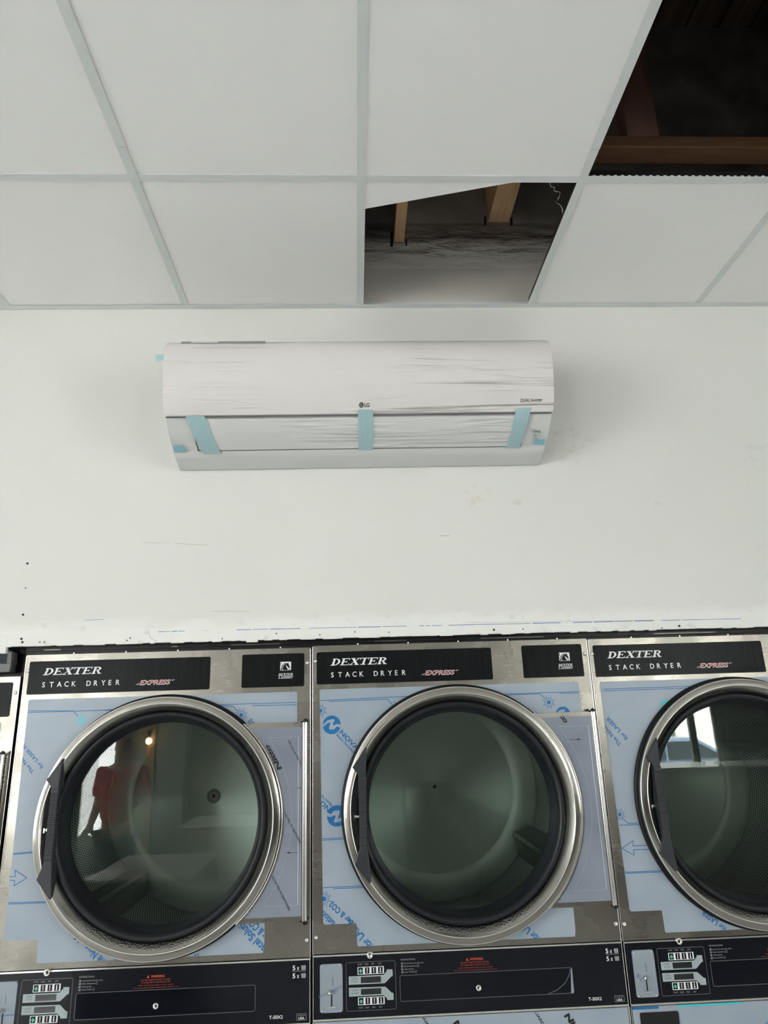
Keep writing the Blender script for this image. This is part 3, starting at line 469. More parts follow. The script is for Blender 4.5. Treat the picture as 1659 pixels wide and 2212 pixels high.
# drywall screws and holes
SC = [(-1.05, 2.229, 1), (-1.046, 2.152, 0), (-1.044, 2.07, 1), (-1.040, 1.994, 1), (-1.036, 1.984, 1), (-.985, 1.983, 0), (-.971, 1.983, 0), (-.727, 1.981, .6), (-.718, 1.988, 0), (-.442, 1.979, .5), (-.279, 1.990, 0), (-.147, 1.983, .5), (-.04, 1.989, 0), (.065, 1.985, .4), (.39, 1.984, 1), (.481, 1.984, .5), (.975, 1.981, 1), (.919, 1.976, .4)]
for x, z, k in SC:
    z += .003 if z < 2 else 0
    m = MB(); r = .0034 if k == 1 else .0030 if k == 0 else .0019
    m.lathe([(r, -.0004), (r, -.0016), (r*.62, -.0022), (r*.30, -.0012), (0.0001, -.0010)], x, z, 0 if k else [1, 1, 1, 0], 14)
    up = z > 2.03
    lab = ('black drywall screw head, highest of the three up the left side of the wall' if z > 2.2 else 'pale ringed drywall screw head, middle of the three up the left side of the wall' if z > 2.1 else 'black drywall screw head, lowest of the three up the left side of the wall') if up else 'small screw head in the wall just above the row of dryers'
    tag(m.build('drywall_screw', [M_screw, mat('countersink_rim', (0.42, 0.41, 0.38), 0.6) if 'countersink_rim' not in bpy.data.materials else bpy.data.materials['countersink_rim']]), lab, 'screw', None if up else 'drywall screws along the lower edge of the wall')

# ------------------------------------------------------------------ air conditioner
AX = .590; AXC = -.0085
ac = thing('air_conditioner', 'white wall-mounted split air conditioner still in clear wrap with blue tape', 'air conditioner', (AXC, 0, 2.528))
PF = [(-.246, .322), (-.262, .300), (-.266, .262), (-.264, .215), (-.256, .170), (-.240, .125), (-.217, .094)]     # front panel (y, z)
PV = [(-.2085, .0865), (-.190, .068), (-.166, .052), (-.138, .038), (-.108, .0265)]                                  # vane
PB = [(-.104, .0245), (-.07, .012), (-.035, .004), (-.006, 0.0)]                                                      # belly
def sweep(m, prof, x0, x1, n=1, mi=0, end=True):
    rows = [[(x0+(x1-x0)*k/n, y, z) for k in range(n+1)] for y, z in prof]; m.strip(rows, mi, True)
m = MB()     # chassis: whole profile slightly inside, with end caps
full = [(-.004, .345), (-.20, .345), (-.235, .332)]+[(y+.004, z) for y, z in PF]+[(y+.003, z+.002) for y, z in PV]+PB
sweep(m, full, -AX+.002, AX-.002)
for sx in (-1, 1): m.face([(sx*(AX-.002), y, z) for y, z in full]+[(sx*(AX-.002), -.004, 0)])
m.face([(-AX, -.004, 0), (AX, -.004, 0), (AX, -.004, .345), (-AX, -.004, .345)]); m.build('body', M_acb, ac)
m = MB(); rows = []
off = [(y-.0015, z) for y, z in PF]; NX = 40
def xe(k): return -AX+2*AX*k/NX
for y, z in off: rows.append([(xe(k), y, z) for k in range(NX+1)])
m.strip(rows, 0, True); rows2 = [[(xe(k), y+.006, z) for k in range(NX+1)] for y, z in off]; m.strip(rows2, 0)
for sx in (0, NX): m.strip([[r[sx] for r in rows], [r[sx] for r in rows2]], 0, False)
m.strip([rows[0], rows2[0]], 0, False); m.strip([rows[-1], rows2[-1]], 0, False)
fp = m.build('front_panel', M_acf, ac)
m = MB(); m.box(-AX+.045, -AX+.30, -.250, -.238, .3215, .327); m.box(-AX+.075, -AX+.155, -.2515, -.2495, .322, .3255, 1); m.box(-AX+.30, AX*.55, -.246, -.240, .3215, .3235)
m.build('intake_slot', [mat('slot_grey', (0.30, 0.28, 0.27), 0.6), M_acb], ac)
def patch(m, prof, cols, lift, mi=0):   # strip following a profile; cols: list of (xl, xr) per profile point
    m.strip([[(a, y-lift, z-lift*.6), (b, y-lift, z-lift*.6)] for (y, z), (a, b) in zip(prof, cols)], mi, True)
m = MB(); VX0, VX1 = -.508, .506
m.strip([[(VX0+.004+(VX1-VX0-.010)*k/NX, y-.0025, z-.0015) for k in range(NX+1)] for y, z in PV], 0, True)
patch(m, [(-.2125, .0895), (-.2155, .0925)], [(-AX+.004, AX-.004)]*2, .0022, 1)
vn = m.build('air_vane', [M_acv, M_acgap], ac)
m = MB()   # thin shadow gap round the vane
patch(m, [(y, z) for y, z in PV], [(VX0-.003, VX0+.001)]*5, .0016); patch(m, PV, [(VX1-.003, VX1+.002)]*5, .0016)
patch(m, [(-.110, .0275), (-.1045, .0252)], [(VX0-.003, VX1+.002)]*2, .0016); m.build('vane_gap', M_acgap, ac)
def tp(pts, cols, mt=M_tape): m = MB(); patch(m, pts, cols, .0050); return m.build('tape', mt, ac)
TP = [(-.225, .105)]+PV+[(-.100, .0235)]
tp(TP, [(-.010, .036)]*7); tp([(-.217, .094)]+PV+[(-.092, .0205)], [(-.528+.0055*k, -.472+.0055*k) for k in range(7)]); tp(TP, [(.474-.0028*k, .520-.0030*k) for k in range(7)])
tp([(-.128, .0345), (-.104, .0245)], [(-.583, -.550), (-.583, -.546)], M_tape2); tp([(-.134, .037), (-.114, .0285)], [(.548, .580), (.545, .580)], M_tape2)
# lettering on the front panel
def onac(u, v, l):   # u = x, v = arc height above the seam
    z = .094+v; 
    for (y0, z0), (y1, z1) in zip(PF[::-1], PF[::-1][1:]):
        if z <= z1: return (u, y0+(y1-y0)*(z-z0)/(z1-z0)-.0024-l, z)
    return (u, -.27, z)
m = MB(); P = Print(m, lambda u, v, l: onac(u, -v, l))
cu, cv = .0005, -.0205; P.disc((cu, cv), .0070, 0, 0, 24); P.poly([(cu-.001, cv-.003), (cu+.0004, cv-.003), (cu+.0004, cv+.003), (cu-.001, cv+.003)], 1, .0003); P.rect(cu-.001, cv+.002, cu+.0025, cv+.003, 1, .0003)
P.disc((cu-.0025, cv-.002), .0009, 1, .0003, 8, 1); P.line([(cu+.005*math.cos(q), cv+.005*math.sin(q)) for q in [R(a) for a in range(0, 300, 30)]], .0006, 1, .0003); P.text('LG', (cu+.0095, cv+.0048), (cu+.0250, cv+.0048), .0098, 0, 0, .03)
LM = m; m = MB(); P = Print(m, lambda u, v, l: onac(u, -v, l)); P.text('DUAL Inverter', (.487, -.0235), (.555, -.0250), .0088, 0, 0, .012); DM = m; m = LM
m.build('logo', [mat('grey_print', (0.06, 0.06, 0.06), 0.5), mat('logo_relief', (0.45, 0.44, 0.44), 0.5)], fp)
DM.build('lettering', bpy.data.materials['grey_print'], fp)
def onv(u, v, l):
    z = v
    for (y0, z0), (y1, z1) in zip(PV[::-1], PV[::-1][1:]):
        if z <= z1: return (u, y0+(y1-y0)*(z-z0)/(z1-z0)-.0022-l, z-.0012)
    return (u, -.21, z)
m = MB(); P = Print(m, lambda u, v, l: onv(u, -v, l)); P.text('ThinQ', (.535, -.0495), (.560, -.0495), .0045, 0, 0, .02)
P.line([(.541, -.0455), (.5465, -.0448), (.552, -.0455)], .0007, 0); P.line([(.5435, -.0436), (.5465, -.0432), (.5495, -.0436)], .0007, 0); P.text('Wi-Fi', (.540, -.0385), (.553, -.0385), .0020, 0); m.build('badge', bpy.data.materials['grey_print'], ac)
m = MB(); m.strip([[(-.705, -.0006, 2.955), (-.704, -.0006, 2.929)], [(-.665, -.004, 2.957), (-.664, -.004, 2.935)], [(-.61, -.010, 2.958), (-.609, -.010, 2.936)]], 0, True)
tag(m.build('tape_strip', mat('pale_blue_wall_tape', (0.42, 0.60, 0.63), 0.45)), 'short strip of pale blue tape on the wall left of the air conditioner', 'tape')

# ------------------------------------------------------------------ stacked dryers
DW = .8525; CU, CV = .430, .474; PT = .8295; PBM = .9790
MESH = {}
def part(name, key, fn, mats, parent, H, **k):
    """parts share mesh data between the machines; mesh origin = top left corner of the machine front"""
    if key in MESH:
        src = MESH[key]; o = src.copy(); COL.objects.link(o)
    else:
        m = MB(); fn(m); o = m.build(name, mats, None, **k); MESH[key] = o
    o.name = name; o.parent = parent; o.location = (0, 0, H); return o
def plate(m, outline, r_in, y, mi=0, n=96, back=None, cu=CU, cv=CV):
    """flat sheet in the front plane with a round hole; outline star-shaped about the hole"""
    ang = [2*math.pi*k/n for k in range(n)]+[math.atan2(p[1]-cv, p[0]-cu) % (2*math.pi) for p in outline]
    ang = sorted(set(round(a, 7) for a in ang)); A = []; B = []
    for a in ang:
        d = (math.cos(a), math.sin(a)); best = None
        for (x0, y0), (x1, y1) in zip(outline, outline[1:]+outline[:1]):
            ex, ey = x1-x0, y1-y0; det = d[0]*ey-d[1]*ex
            if abs(det) < 1e-12: continue
            t = ((x0-cu)*ey-(y0-cv)*ex)/det; s = ((x0-cu)*d[1]-(y0-cv)*d[0])/det
            if t > 0 and -1e-6 <= s <= 1+1e-6 and (best is None or t < best): best = t
        A.append((cu+d[0]*r_in, y, -(cv+d[1]*r_in))); B.append((cu+d[0]*best, y, -(cv+d[1]*best)))
    m.strip([A, B], mi, False, True)
    if back is not None: m.strip([B, [(p[0], back, p[2]) for p in B]], mi, False, True)
def rrect(u0, v0, u1, v1, r, n=4):
    out = []
    for cx, cy, a in ((u1-r, v0+r, -90), (u1-r, v1-r, 0), (u0+r, v1-r, 90), (u0+r, v0+r, 180)):
        out += [(cx+r*math.cos(R(a+90*k/n)), cy+r*math.sin(R(a+90*k/n))) for k in range(n+1)]
    return out
def onf(off): return lambda u, v, l: (u, -off-l, -v)
FILM_OUT = [(.022, .134), (.026, .130), (.808, .130), (.812, .134), (.8115, .30), (.727, .52), (.7265, .80), (.723, .8125), (.126, .8125), (.1225, .809), (.1215, .7565), (.034, .7565), (.030, .752)]
def inside(u, v):
    if math.hypot(u-CU, v-CV) < .338: return False
    c = False; P_ = FILM_OUT
    for (x0, y0), (x1, y1) in zip(P_, P_[1:]+P_[:1]):
        if (y0 > v) != (y1 > v) and u < (x1-x0)*(v-y0)/(y1-y0)+x0: c = not c
    return c
HX0, HX1, HV0, HV1 = .652, .8365, .2185, .735
def hinge_in(u, v): return math.hypot(u-CU, v-CV) > .3495 and .664 < u < .827 and HV0+.012 < v < HV1-.014
def low_in(u, v): return .006 < u < .846 and .986 < v < 1.9 and math.hypot(u-CU, v-1.43) > .338
def do_prints(P, items):
    cm = {'b': 1, 'c': 2, 'k': 3}
    for it in items:
        if it[0] == 'L': P.line(it[1], it[2], cm[it[3]])
        elif it[0] == 'T': P.text(it[1], it[2], it[3], it[4], cm[it[5]], 0, .05 if it[1] in ('Nitto',) else .025, .25 if it[1] == 'Nitto' else 0)
        elif it[0] == 'S': P.star(it[1], it[2], cm[it[3]])
        elif it[0] == 'N': P.wave_logo(it[1], it[2], it[3], cm[it[4]], 0)
        elif it[0] == 'P': P.poly(it[1], cm[it[2]])

def f_cabinet(z_low):
    def fn(m):
        y0, y1 = .004, 1.22; z = -z_low
        for x in (0.0015, DW-.0015): m.face([(x, y0, 0), (x, y1, 0), (x, y1, z), (x, y0, z)], 0)
        m.face([(0, y0, -.001), (DW, y0, -.001), (DW, y1, -.001), (0, y1, -.001)], 0); m.face([(0, y1, 0), (DW, y1, 0), (DW, y1, z), (0, y1, z)], 0); m.face([(0, y0, z), (DW, y0, z), (DW, y1, z), (0, y1, z)], 0)
    return fn
def f_front(m):
    plate(m, [(.001, 0), (DW-.001, 0), (DW-.001, PT-.002), (.001, PT-.002)], .296, -.0005, 0, 120, .006)
    for x in (.0012, DW-.0012): m.tube((x, -.0012, -.004), (x, -.0012, -PT), .0013, 1, 8)            # bright folded edges
    for k in range(5): x = .14+k*.155; m.tube((x, .0, .0006), (x, .0, .004), .0028, 1, 10)
def f_screws(m, u, v):
    m.lathe([(.0058, -.0008), (.0058, -.0020), (.0045, -.0042), (.0030, -.0046), (.0026, -.0030), (.0001, -.0026)], u, -v, 0, 20)
def f_labels(m):
    for (a, b, c, d) in ((.0135, .0195, .5500, .1155),):
        m.prism([(u, -v) for u, v in rrect(a, b, c, d, .005)], -.0008, -.0018, 0)
    P = Print(m, onf(.0021)); P.serif('DEXTER', (.056, .0605), .176, .0205, 1); P.spaced('STACK DRYER', (.0570, .0955), (.2850, .0945), .0155, 1, 0, .012)
    a, b = (.3430, .0960), (.4300, .0960)
    P.text('EXPRESS', (a[0]-.0008, a[1]+.0008), (b[0]+.0008, b[1]+.0008), .0135, 1, 0, .035, .35); P.text('EXPRESS', a, b, .0120, 2, .0003, .0, .35)
    P.poly([(.330, .0965), (.342, .0905), (.3395, .0965)], 3); P.poly([(.4370, .0835), (.4480, .0835), (.4375, .0885)], 3)
def f_rlabel(m):
    m.prism([(u, -v) for u, v in rrect(.6450, .0165, .8325, .1145, .005)], -.0008, -.0018, 0); P = Print(m, onf(.0021))
    u0, v0, s = .7600, .0410, .0318/665
    q = lambda X, Y: (u0+(X-420)*s*1.03, v0+(Y-250)*s*1.0)
    P.poly([q(*p) for p in [(440, 250), (1060, 250), (1085, 275), (1085, 760), (1060, 785), (440, 785), (420, 760), (420, 275)]], 1)
    P.poly([q(*p) for p in [(435, 290), (470, 290), (470, 440), (435, 440)]], 0, .0002)
    horse = [(455, 765), (452, 700), (520, 660), (455, 640), (530, 600), (470, 570), (545, 540), (480, 500), (570, 480), (530, 430), (610, 425), (620, 375), (700, 335), (780, 325), (860, 352), (925, 300), (922, 362), (950, 440), (965, 480), (1005, 560), (1018, 605), (1000, 640), (960, 655), (928, 630), (905, 590), (850, 545), (812, 520), (792, 490)]
    neck = [(792, 490), (770, 470), (775, 520), (805, 590), (850, 660), (885, 725), (885, 765), (455, 765)]
    for tri in bpy_tess([q(*p) for p in horse+neck[1:-1]]): P.poly(tri, 0, .0002)
    P.poly([q(*p) for p in [(885, 720), (1065, 720), (1065, 755), (885, 755)]], 0, .0002)
    arc = [(565, 765), (548, 680), (555, 600), (590, 500), (650, 420), (720, 372), (800, 355)]; arc2 = [(595, 765), (580, 680), (585, 600), (618, 510), (672, 435), (735, 385), (800, 362)]
    for k in range(6): P.poly([q(*arc[k]), q(*arc[k+1]), q(*arc2[k+1]), q(*arc2[k])], 1, .0004)
    P.line([q(800, 455), q(778, 480), q(788, 520)], .0012, 1, .0004)
    P.serif('DEXTER', (.7545, .0825), .0455, .0072, 1); P.serif('LAUNDRY', (.7545, .0905), .0455, .0065, 1)
from mathutils.geometry import tessellate_polygon
def bpy_tess(pts): return [[pts[i] for i in t] for t in tessellate_polygon([[Vector((x, y, 0)) for x, y in pts]])]
def f_film(i):
    def fn(m):
        plate(m, FILM_OUT, .330, -.0014); P = Print(m, onf(.0018), inside); do_prints(P, FILM.get(i, []))
    return fn
def f_drum(m):
    Y0, Y1, RD = .085, .755, .402
    prof = [(.296, -.003), (.298, .05), (.300, Y0)]; m.lathe(prof, CU, -CV, 1); m.lathe([(.300, Y0), (RD, Y0)], CU, -CV, 0)
    m.lathe([(RD, Y0), (RD, Y0+.03), (RD+.003, Y0+.031), (RD+.003, Y1-.013), (RD, Y1-.012), (RD-.003, Y1)], CU, -CV, 0)
    m.lathe([(RD-.003, Y1), (.330, Y1-.012), (.322, Y1-.006), (.30, Y1-.004)], CU, -CV, 0)
def f_perf(m):
    Y0, Y1, RD, N = .115, .743, .402, 128; uv = []
    rows = [[(CU+RD*math.cos(2*math.pi*k/N), y, -CV+RD*math.sin(2*math.pi*k/N)) for k in range(N+1)] for y in (Y0, Y1)]; m.strip(rows, 0, True)
    L = 2*math.pi*RD/N
    for k in range(N): uv += [(k*L, Y0), ((k+1)*L, Y0), ((k+1)*L, Y1), (k*L, Y1)]
    m.uv = uv
def f_dback(m): m.lathe([(.3225, .7505), (.16, .748), (.008, .747), (.0001, .747)], CU, -CV, 0)
def f_hub(big):
    def fn(m):
        if big: m.lathe([(.026, .7465), (.0255, .7445), (.008, .7445)], CU, -CV, 0, 40)
        m.lathe([(.0062, .7440), (.0001, .7438)], CU, -CV, 1, 20)
    return fn
def f_baffle(ang):
    def fn(m):
        a = R(ang); rows = []
        for y, rt in ((.09, .325), (.715, .335), (.742, .36)):
            rows.append([(CU+r*math.cos(a+R(d)), y, -CV-r*math.sin(a+R(d))) for d, r in ((-8.5, .401), (-2.2, rt+.012), (-1.2, rt), (1.2, rt), (2.2, rt+.012), (8.5, .401))])
        m.strip(rows, 0, False); m.face(rows[-1], 0)
    return fn
RO = .3395
def f_door(m):
    # bright outer lip, flat sloping band, bright inner bead, dished face
    m.lathe([(RO, -.010), (RO, -.0345)], CU, -CV, 0)
    m.lathe([(RO, -.0345), (RO-.0003, -.0362), (RO-.0014, -.0373), (RO-.0028, -.0375)], CU, -CV, 2)
    m.lathe([(RO-.0028, -.0375), (RO-.0100, -.0398), (RO-.0178, -.0405)], CU, -CV, 0)
    m.lathe([(RO-.0178, -.0405), (RO-.0184, -.0418), (RO-.0196, -.0423), (RO-.0208, -.0416), (RO-.0214, -.0400)], CU, -CV, 2)
    m.lathe([(RO-.0214, -.0400), (RO-.0260, -.036), (RO-.033, -.0275), (RO-.0405, -.0165), (RO-.0425, -.010)], CU, -CV, 1)
def f_seal(m): m.lathe([(.3455, -.0018), (.3475, -.006), (.3462, -.0110), (.3430, -.0135), (RO-.001, -.0140), (RO-.01, -.010)], CU, -CV, 0)
def f_gasket(m): m.lathe([(.2985, -.008), (.2960, -.0175), (.2915, -.0205), (.2850, -.0185), (.2795, -.011), (.2745, .006), (.2715, .026), (.2675, .036), (.2680, .046), (.297, .048)], CU, -CV, 0)
def f_glass(m): m.lathe([(.0001, .034), (.2700, .034), (.2700, .040), (.0001, .040)], CU, -CV, 0, 96, False)
def f_latch(m): m.tube((.127, -.012, -.483), (.127, -.030, -.483), .0042, 0, 12); m.tube((.120, -.027, -.483), (.136, -.027, -.4835), .0040, 0, 12); m.box(.1175, .1215, -.034, -.018, -.4895, -.4775)
def f_handle(m):
    up = [(.1575, -.293), (.1160, -.352), (.1330, -.373), (.1330, -.380), (.1560, -.380), (.1590, -.300)]
    dn = [(.1330, -.553), (.1330, -.562), (.1175, -.604), (.1600, -.657), (.1650, -.650), (.1570, -.553)]
    for pts in (up, dn): m.prism(pts, -.018, -.050, 0, .07)
    m.prism([(.1335, -.372), (.1335, -.560), (.1565, -.560), (.1565, -.372)], -.030, -.052, 0, .035)
def f_hinge(m):
    # plate right of the ring, arc edge following the ring
    a0 = math.asin((CV-HV0)/.3405); a1 = math.asin((HV1-CV)/.3405); N = 30; arc = []
    for k in range(N+1): a = -a0+(a0+a1)*k/N; arc.append((CU+.3405*math.cos(a), CV+.3405*math.sin(a)))
    def row(pts, y): return [(u, y, -v) for u, v in pts]
    edge = [(HX1, min(max(v, HV0), HV1)) for _, v in arc]
    m.strip([row(arc, -.026), row(edge, -.026)], 0, False); m.strip([row(arc, -.026), row(arc, -.008)], 1, False)
    m.face(row([arc[0], (HX1, HV0)], -.026)+row([(HX1, HV0), arc[0]], -.006), 1); m.face(row([arc[-1], (HX1, HV1)], -.026)+row([(HX1, HV1), arc[-1]], -.006), 1)
    m.face([(HX1, -.026, -HV0), (HX1, -.026, -HV1), (HX1, -.004, -HV1), (HX1, -.004, -HV0)], 1)
    pr = None
    for u, v in arc:
        p = (u+.003, -.0275, -v)
        if pr: m.tube(pr, p, .0026, 1, 8, False)
        pr = p
def hinge_outline(ins):
    a0 = math.asin((CV-HV0-.0125)/(.3405+ins)); a1 = math.asin((HV1-.0125-CV)/(.3405+ins)); N = 30
    return [(CU+(.3405+ins)*math.cos(-a0+(a0+a1)*k/N), CV+(.3405+ins)*math.sin(-a0+(a0+a1)*k/N)) for k in range(N+1)]
def f_hfilm(i):
    def fn(m):
        arc = hinge_outline(.0085); x1 = .8285; y = -.0266
        m.strip([[(u, y, -v) for u, v in arc], [(x1, y, -v) for u, v in arc]], 0, False); P = Print(m, onf(.0269), hinge_in)
        pr = [(u+.010, v) for u, v in hinge_outline(.020)][2:-2]; PP = Print(m, onf(.0268)); PP.line(pr, .0010, 5); PP.line([pr[0], (x1-.010, pr[0][1])], .0012, 5); PP.line([(x1-.010, pr[0][1]), (x1-.010, pr[-1][1])], .0012, 4); PP.line([(x1-.010, pr[-1][1]), pr[-1]], .0010, 5)
        do_prints(P, HINGE.get(i, []))
    return fn
def f_pin(m):
    m.tube((.8395, -.024, -HV0+.002), (.8395, -.024, -HV1-.002), .0042, 0, 14); m.tube((.8330, -.0285, -HV0), (.8330, -.0285, -HV1), .0022, 0, 10)
    for v, s in ((HV0, 1), (HV1, -1)):
        m.tube((.8385, -.024, -v), (.8385, -.024, -v+.006*s), .0072, 1, 16); m.tube((.8385, -.024, -v+.006*s), (.8385, -.024, -v+.0095*s), .0058, 1, 16, True, .003)
        m.box(.824, .838, -.030, -.018, -v-.001, -v+.003*s if s > 0 else -v+.001, 1)
def f_cpanel(m):
    m.box(.0035, DW-.0035, -.0022, .004, -PBM, -PT, 0); m.box(.002, DW-.002, -.0045, .004, -PT-.0034, -PT+.0004, 1); m.box(.002, DW-.002, -.0045, .004, -PBM-.0024, -PBM+.0014, 1)
    for x in (.0022, DW-.0022): m.tube((x, -.0020, -PT), (x, -.0020, -PBM), .0012, 1, 8)
    P = Print(m, onf(.0026))
    P.text('INSTRUCTIONS', (.2395, .8505), (.2790, .8505), .0040, 3)
    for k, s in enumerate(('Load laundry and close door', 'Select temperature', 'Add payment', 'Press START')):
        v = .8590+k*.0069; L = (.0545, .0345, .0265, .0275)[k]; P.text(s, (.2480, v), (.2480+L, v), .0034, 3, 0, .004); P.rect(.2400, v-.0040, .2455, v+.0012, 5)
        if k in (1, 3): P.line([(.2480+L+.0020, v-.0040), (.2480+L+.0060, v-.0040), (.2480+L+.0060, v+.0010), (.2480+L+.0020, v+.0010), (.2480+L+.0020, v-.0040)], .0006, 3)
    P.text('WARNING', (.4280, .8575), (.4640, .8575), .0058, 2, 0, .02); P.poly([(.4170, .8580), (.4207, .8510), (.4245, .8580)], 2); P.rect(.4202, .8532, .4212, .8562, 0, .0002)
    for k, (s, a, b) in enumerate((('USE ONLY FABRICS WASHED IN WATER', .4020, .4800), ('TO AVOID RISK OF FIRE DO NOT DRY', .4020, .4810), ('articles containing foam rubber or similar materials', .3950, .4890), ('Do not dry articles cleaned with flammable solvents or oils', .3840, .5010))): P.text(s, (a, .8645+k*.0058), (b, .8645+k*.0058), .0040 if k < 2 else .0033, 4, 0, .006)
    for v in (.8560, .8745):
        P.text('5', (.8040, v), (.8110, v), .0115, 6, 0, .02); P.text('x', (.8155, v), (.8215, v), .0115, 6, 0, .01)
        P.poly([(.8265, v-.0090), (.8300, v-.0110), (.8340, v-.0095), (.8370, v-.0115), (.8395, v-.0085), (.8385, v+.0005), (.8280, v+.0005)], 3); 
        for q in range(3): P.line([(.8290+q*.003, v-.0075), (.8295+q*.003, v-.001)], .0006, 5, .0003)
    P.line([(.8040, .8588), (.8400, .8588)], .0009, 3)
    P.text('T-50X2', (.7430, .9655), (.7790, .9655), .0078, 6, 0, .015)
    P.line([(.8150, .9570), (.8405, .9570), (.8405, .9712), (.8150, .9712), (.8150, .9570)], .0008, 3); P.text('MADE IN', (.8185, .9622), (.8370, .9622), .0032, 3); P.text('USA', (.8195, .9695), (.8360, .9695), .0055, 6, 0, .02)
def f_lock(u, v, r=.0088):
    def fn(m): m.lathe([(r, -.002), (r, -.009), (r*.9, -.0115), (r*.55, -.012), (r*.5, -.0105), (.0001, -.0100)], u, -v, 0, 24); m.box(u-.0006, u+.0006, -.0112, -.0100, -v-.003, -v+.003, 1)
    return fn
def f_coin(i):
    def fn(m):
        m.prism([(u, -v) for u, v in rrect(.0205, .8505, .0815, .9635, .006)], -.0022, -.0050, 0, .01); P = Print(m, onf(.0053))
        P.line([(.0543, .8815), (.0560, .9025)], .0010, 3); P.rect(.0498, .9222, .0536, .9475, 3)
        if i == 1: P.text('icio_mater', (.0190, .9290), (.0820, .9050), .0085, 4, 0, 0)
        if i == 0: P.line([(.021, .9285), (.081, .9255)], .0012, 1); P.line([(.021, .9305), (.081, .9275)], .0008, 1)
        if i == 2: P.text('EL', (.0255, .9130), (.0420, .9290), .010, 4)
    return fn
def f_pscrew(u, v): return lambda m: m.lathe([(.0028, -.005), (.0026, -.0070), (.0001, -.0078)], u, -v, 0, 14)
def f_knob(m): m.lathe([(.0030, -.005), (.0048, -.010), (.0056, -.016), (.0042, -.0205), (.0001, -.022)], .0462, -.9140, 0, 18)
def f_lever(m): m.tube((.0445, -.009, -.9500), (.0620, -.009, -.9496), .0019, 0, 10)
def f_display(m):
    P = Print(m, onf(.0034)); m.prism([(u, -v) for u, v in rrect(.0905, .8490, .2245, .9625, .004)], -.0022, -.0030, 0)
    q = rrect(.0910, .8495, .2240, .9620, .004); P.line(q+q[:1], .0010, 1)
    for key in ('arr1', 'arr2'):
        for t in bpy_tess(CP[key]): P.poly(t, 4)
    for key in ('w1', 'w2'): a, b = CP[key][0], CP[key][2]; P.rect(a[0], a[1], b[0], b[1], 5, .0003)
    for vb, up in ((.8608, True), (.9315, False)):
        P.poly(rrect(.1218, vb, .1930, vb+.0180, .0015), 2); P.line([(.1224, vb+.0006), (.1924, vb+.0006)], .0004, 1, .0004)
        for k in range(4):
            u = .1240+k*.0178; P.rect(u, vb+.0016, u+.0122, vb+.0164, 0, .0003)
            if k == 0: P.poly([(u+.0061, vb+.0040), (u+.0108, vb+.0095), (u+.0061, vb+.0150), (u+.0014, vb+.0095)], 3, .0006)
            else:
                P.rect(u+.0048, vb+.0030, u+.0072, vb+.0125, 2, .0006); P.disc((u+.0060, vb+.0128), .0021, 7 if k < 3 else 2, .0006, 10, 1); k < 3 and P.rect(u+.0054, vb+.0070, u+.0066, vb+.0125, 7, .0008)
        for k, s in enumerate(('START', 'HIGH', 'MED', 'LOW')):
            a = .1225+k*.0181; v = vb-.0042 if up else vb+.0258; P.text(s, (a, v), (a+(.0130, .0110, .0095, .0095)[k], v), .0038, 6)
    for (a, b) in (('UPPER', .8895), ('LOWER', .9170)): P.text(a, (.1050, b), (.1225, b), .0042, 1, .0002, .015); P.text('DRYER', (.1050, b+.0065), (.1230, b+.0065), .0042, 1, .0002, .015)
def f_window(m):
    m.prism([(u, -v) for u, v in rrect(.2350, .8850, .7060, .9460, .004)], -.0022, -.0036, 0); P = Print(m, onf(.0039)); q = rrect(.2355, .8855, .7055, .9455, .004); P.line(q+q[:1], .0011, 1)
def f_corner(m):     # lifted protective film at the right end of the window
    P = Print(m, onf(.0044)); P.poly([(.7020, .8880), (.7045, .8880), (.7045, .9450), (.6970, .9450), (.6990, .9250)], 0); P.line([(.7015, .888), (.6950, .905), (.6820, .922), (.6600, .936), (.6350, .9445)], .0009, 0)
def f_lower(z_low):
    def fn(m):
        plate(m, [(.001, PBM+.004), (DW-.001, PBM+.004), (DW-.001, z_low-.08), (.001, z_low-.08)], .296, -.0005, 0, 96, .006, CU, 1.430); m.box(.02, DW-.02, .05, .06, -z_low, -z_low+.08, 2)
        for x in (.0012, DW-.0012): m.tube((x, -.0012, -PBM-.004), (x, -.0012, -z_low+.08), .0013, 1, 8)
    return fn
def f_lowfilm(i):
    def fn(m):
        plate(m, [(.005, .9850), (.8475, .9850), (.8475, 1.80), (.005, 1.80)], .330, -.0014, 0, 96, None, CU, 1.430); P = Print(m, onf(.0018), low_in); do_prints(P, LOWER.get(i, []))
    return fn
def f_access(m): m.prism([(u, -v) for u, v in rrect(.0235, .9985, .1290, 1.060, .004)], -.0019, -.0034, 0)
FM = [M_film, M_blue, M_cyan, M_ink]
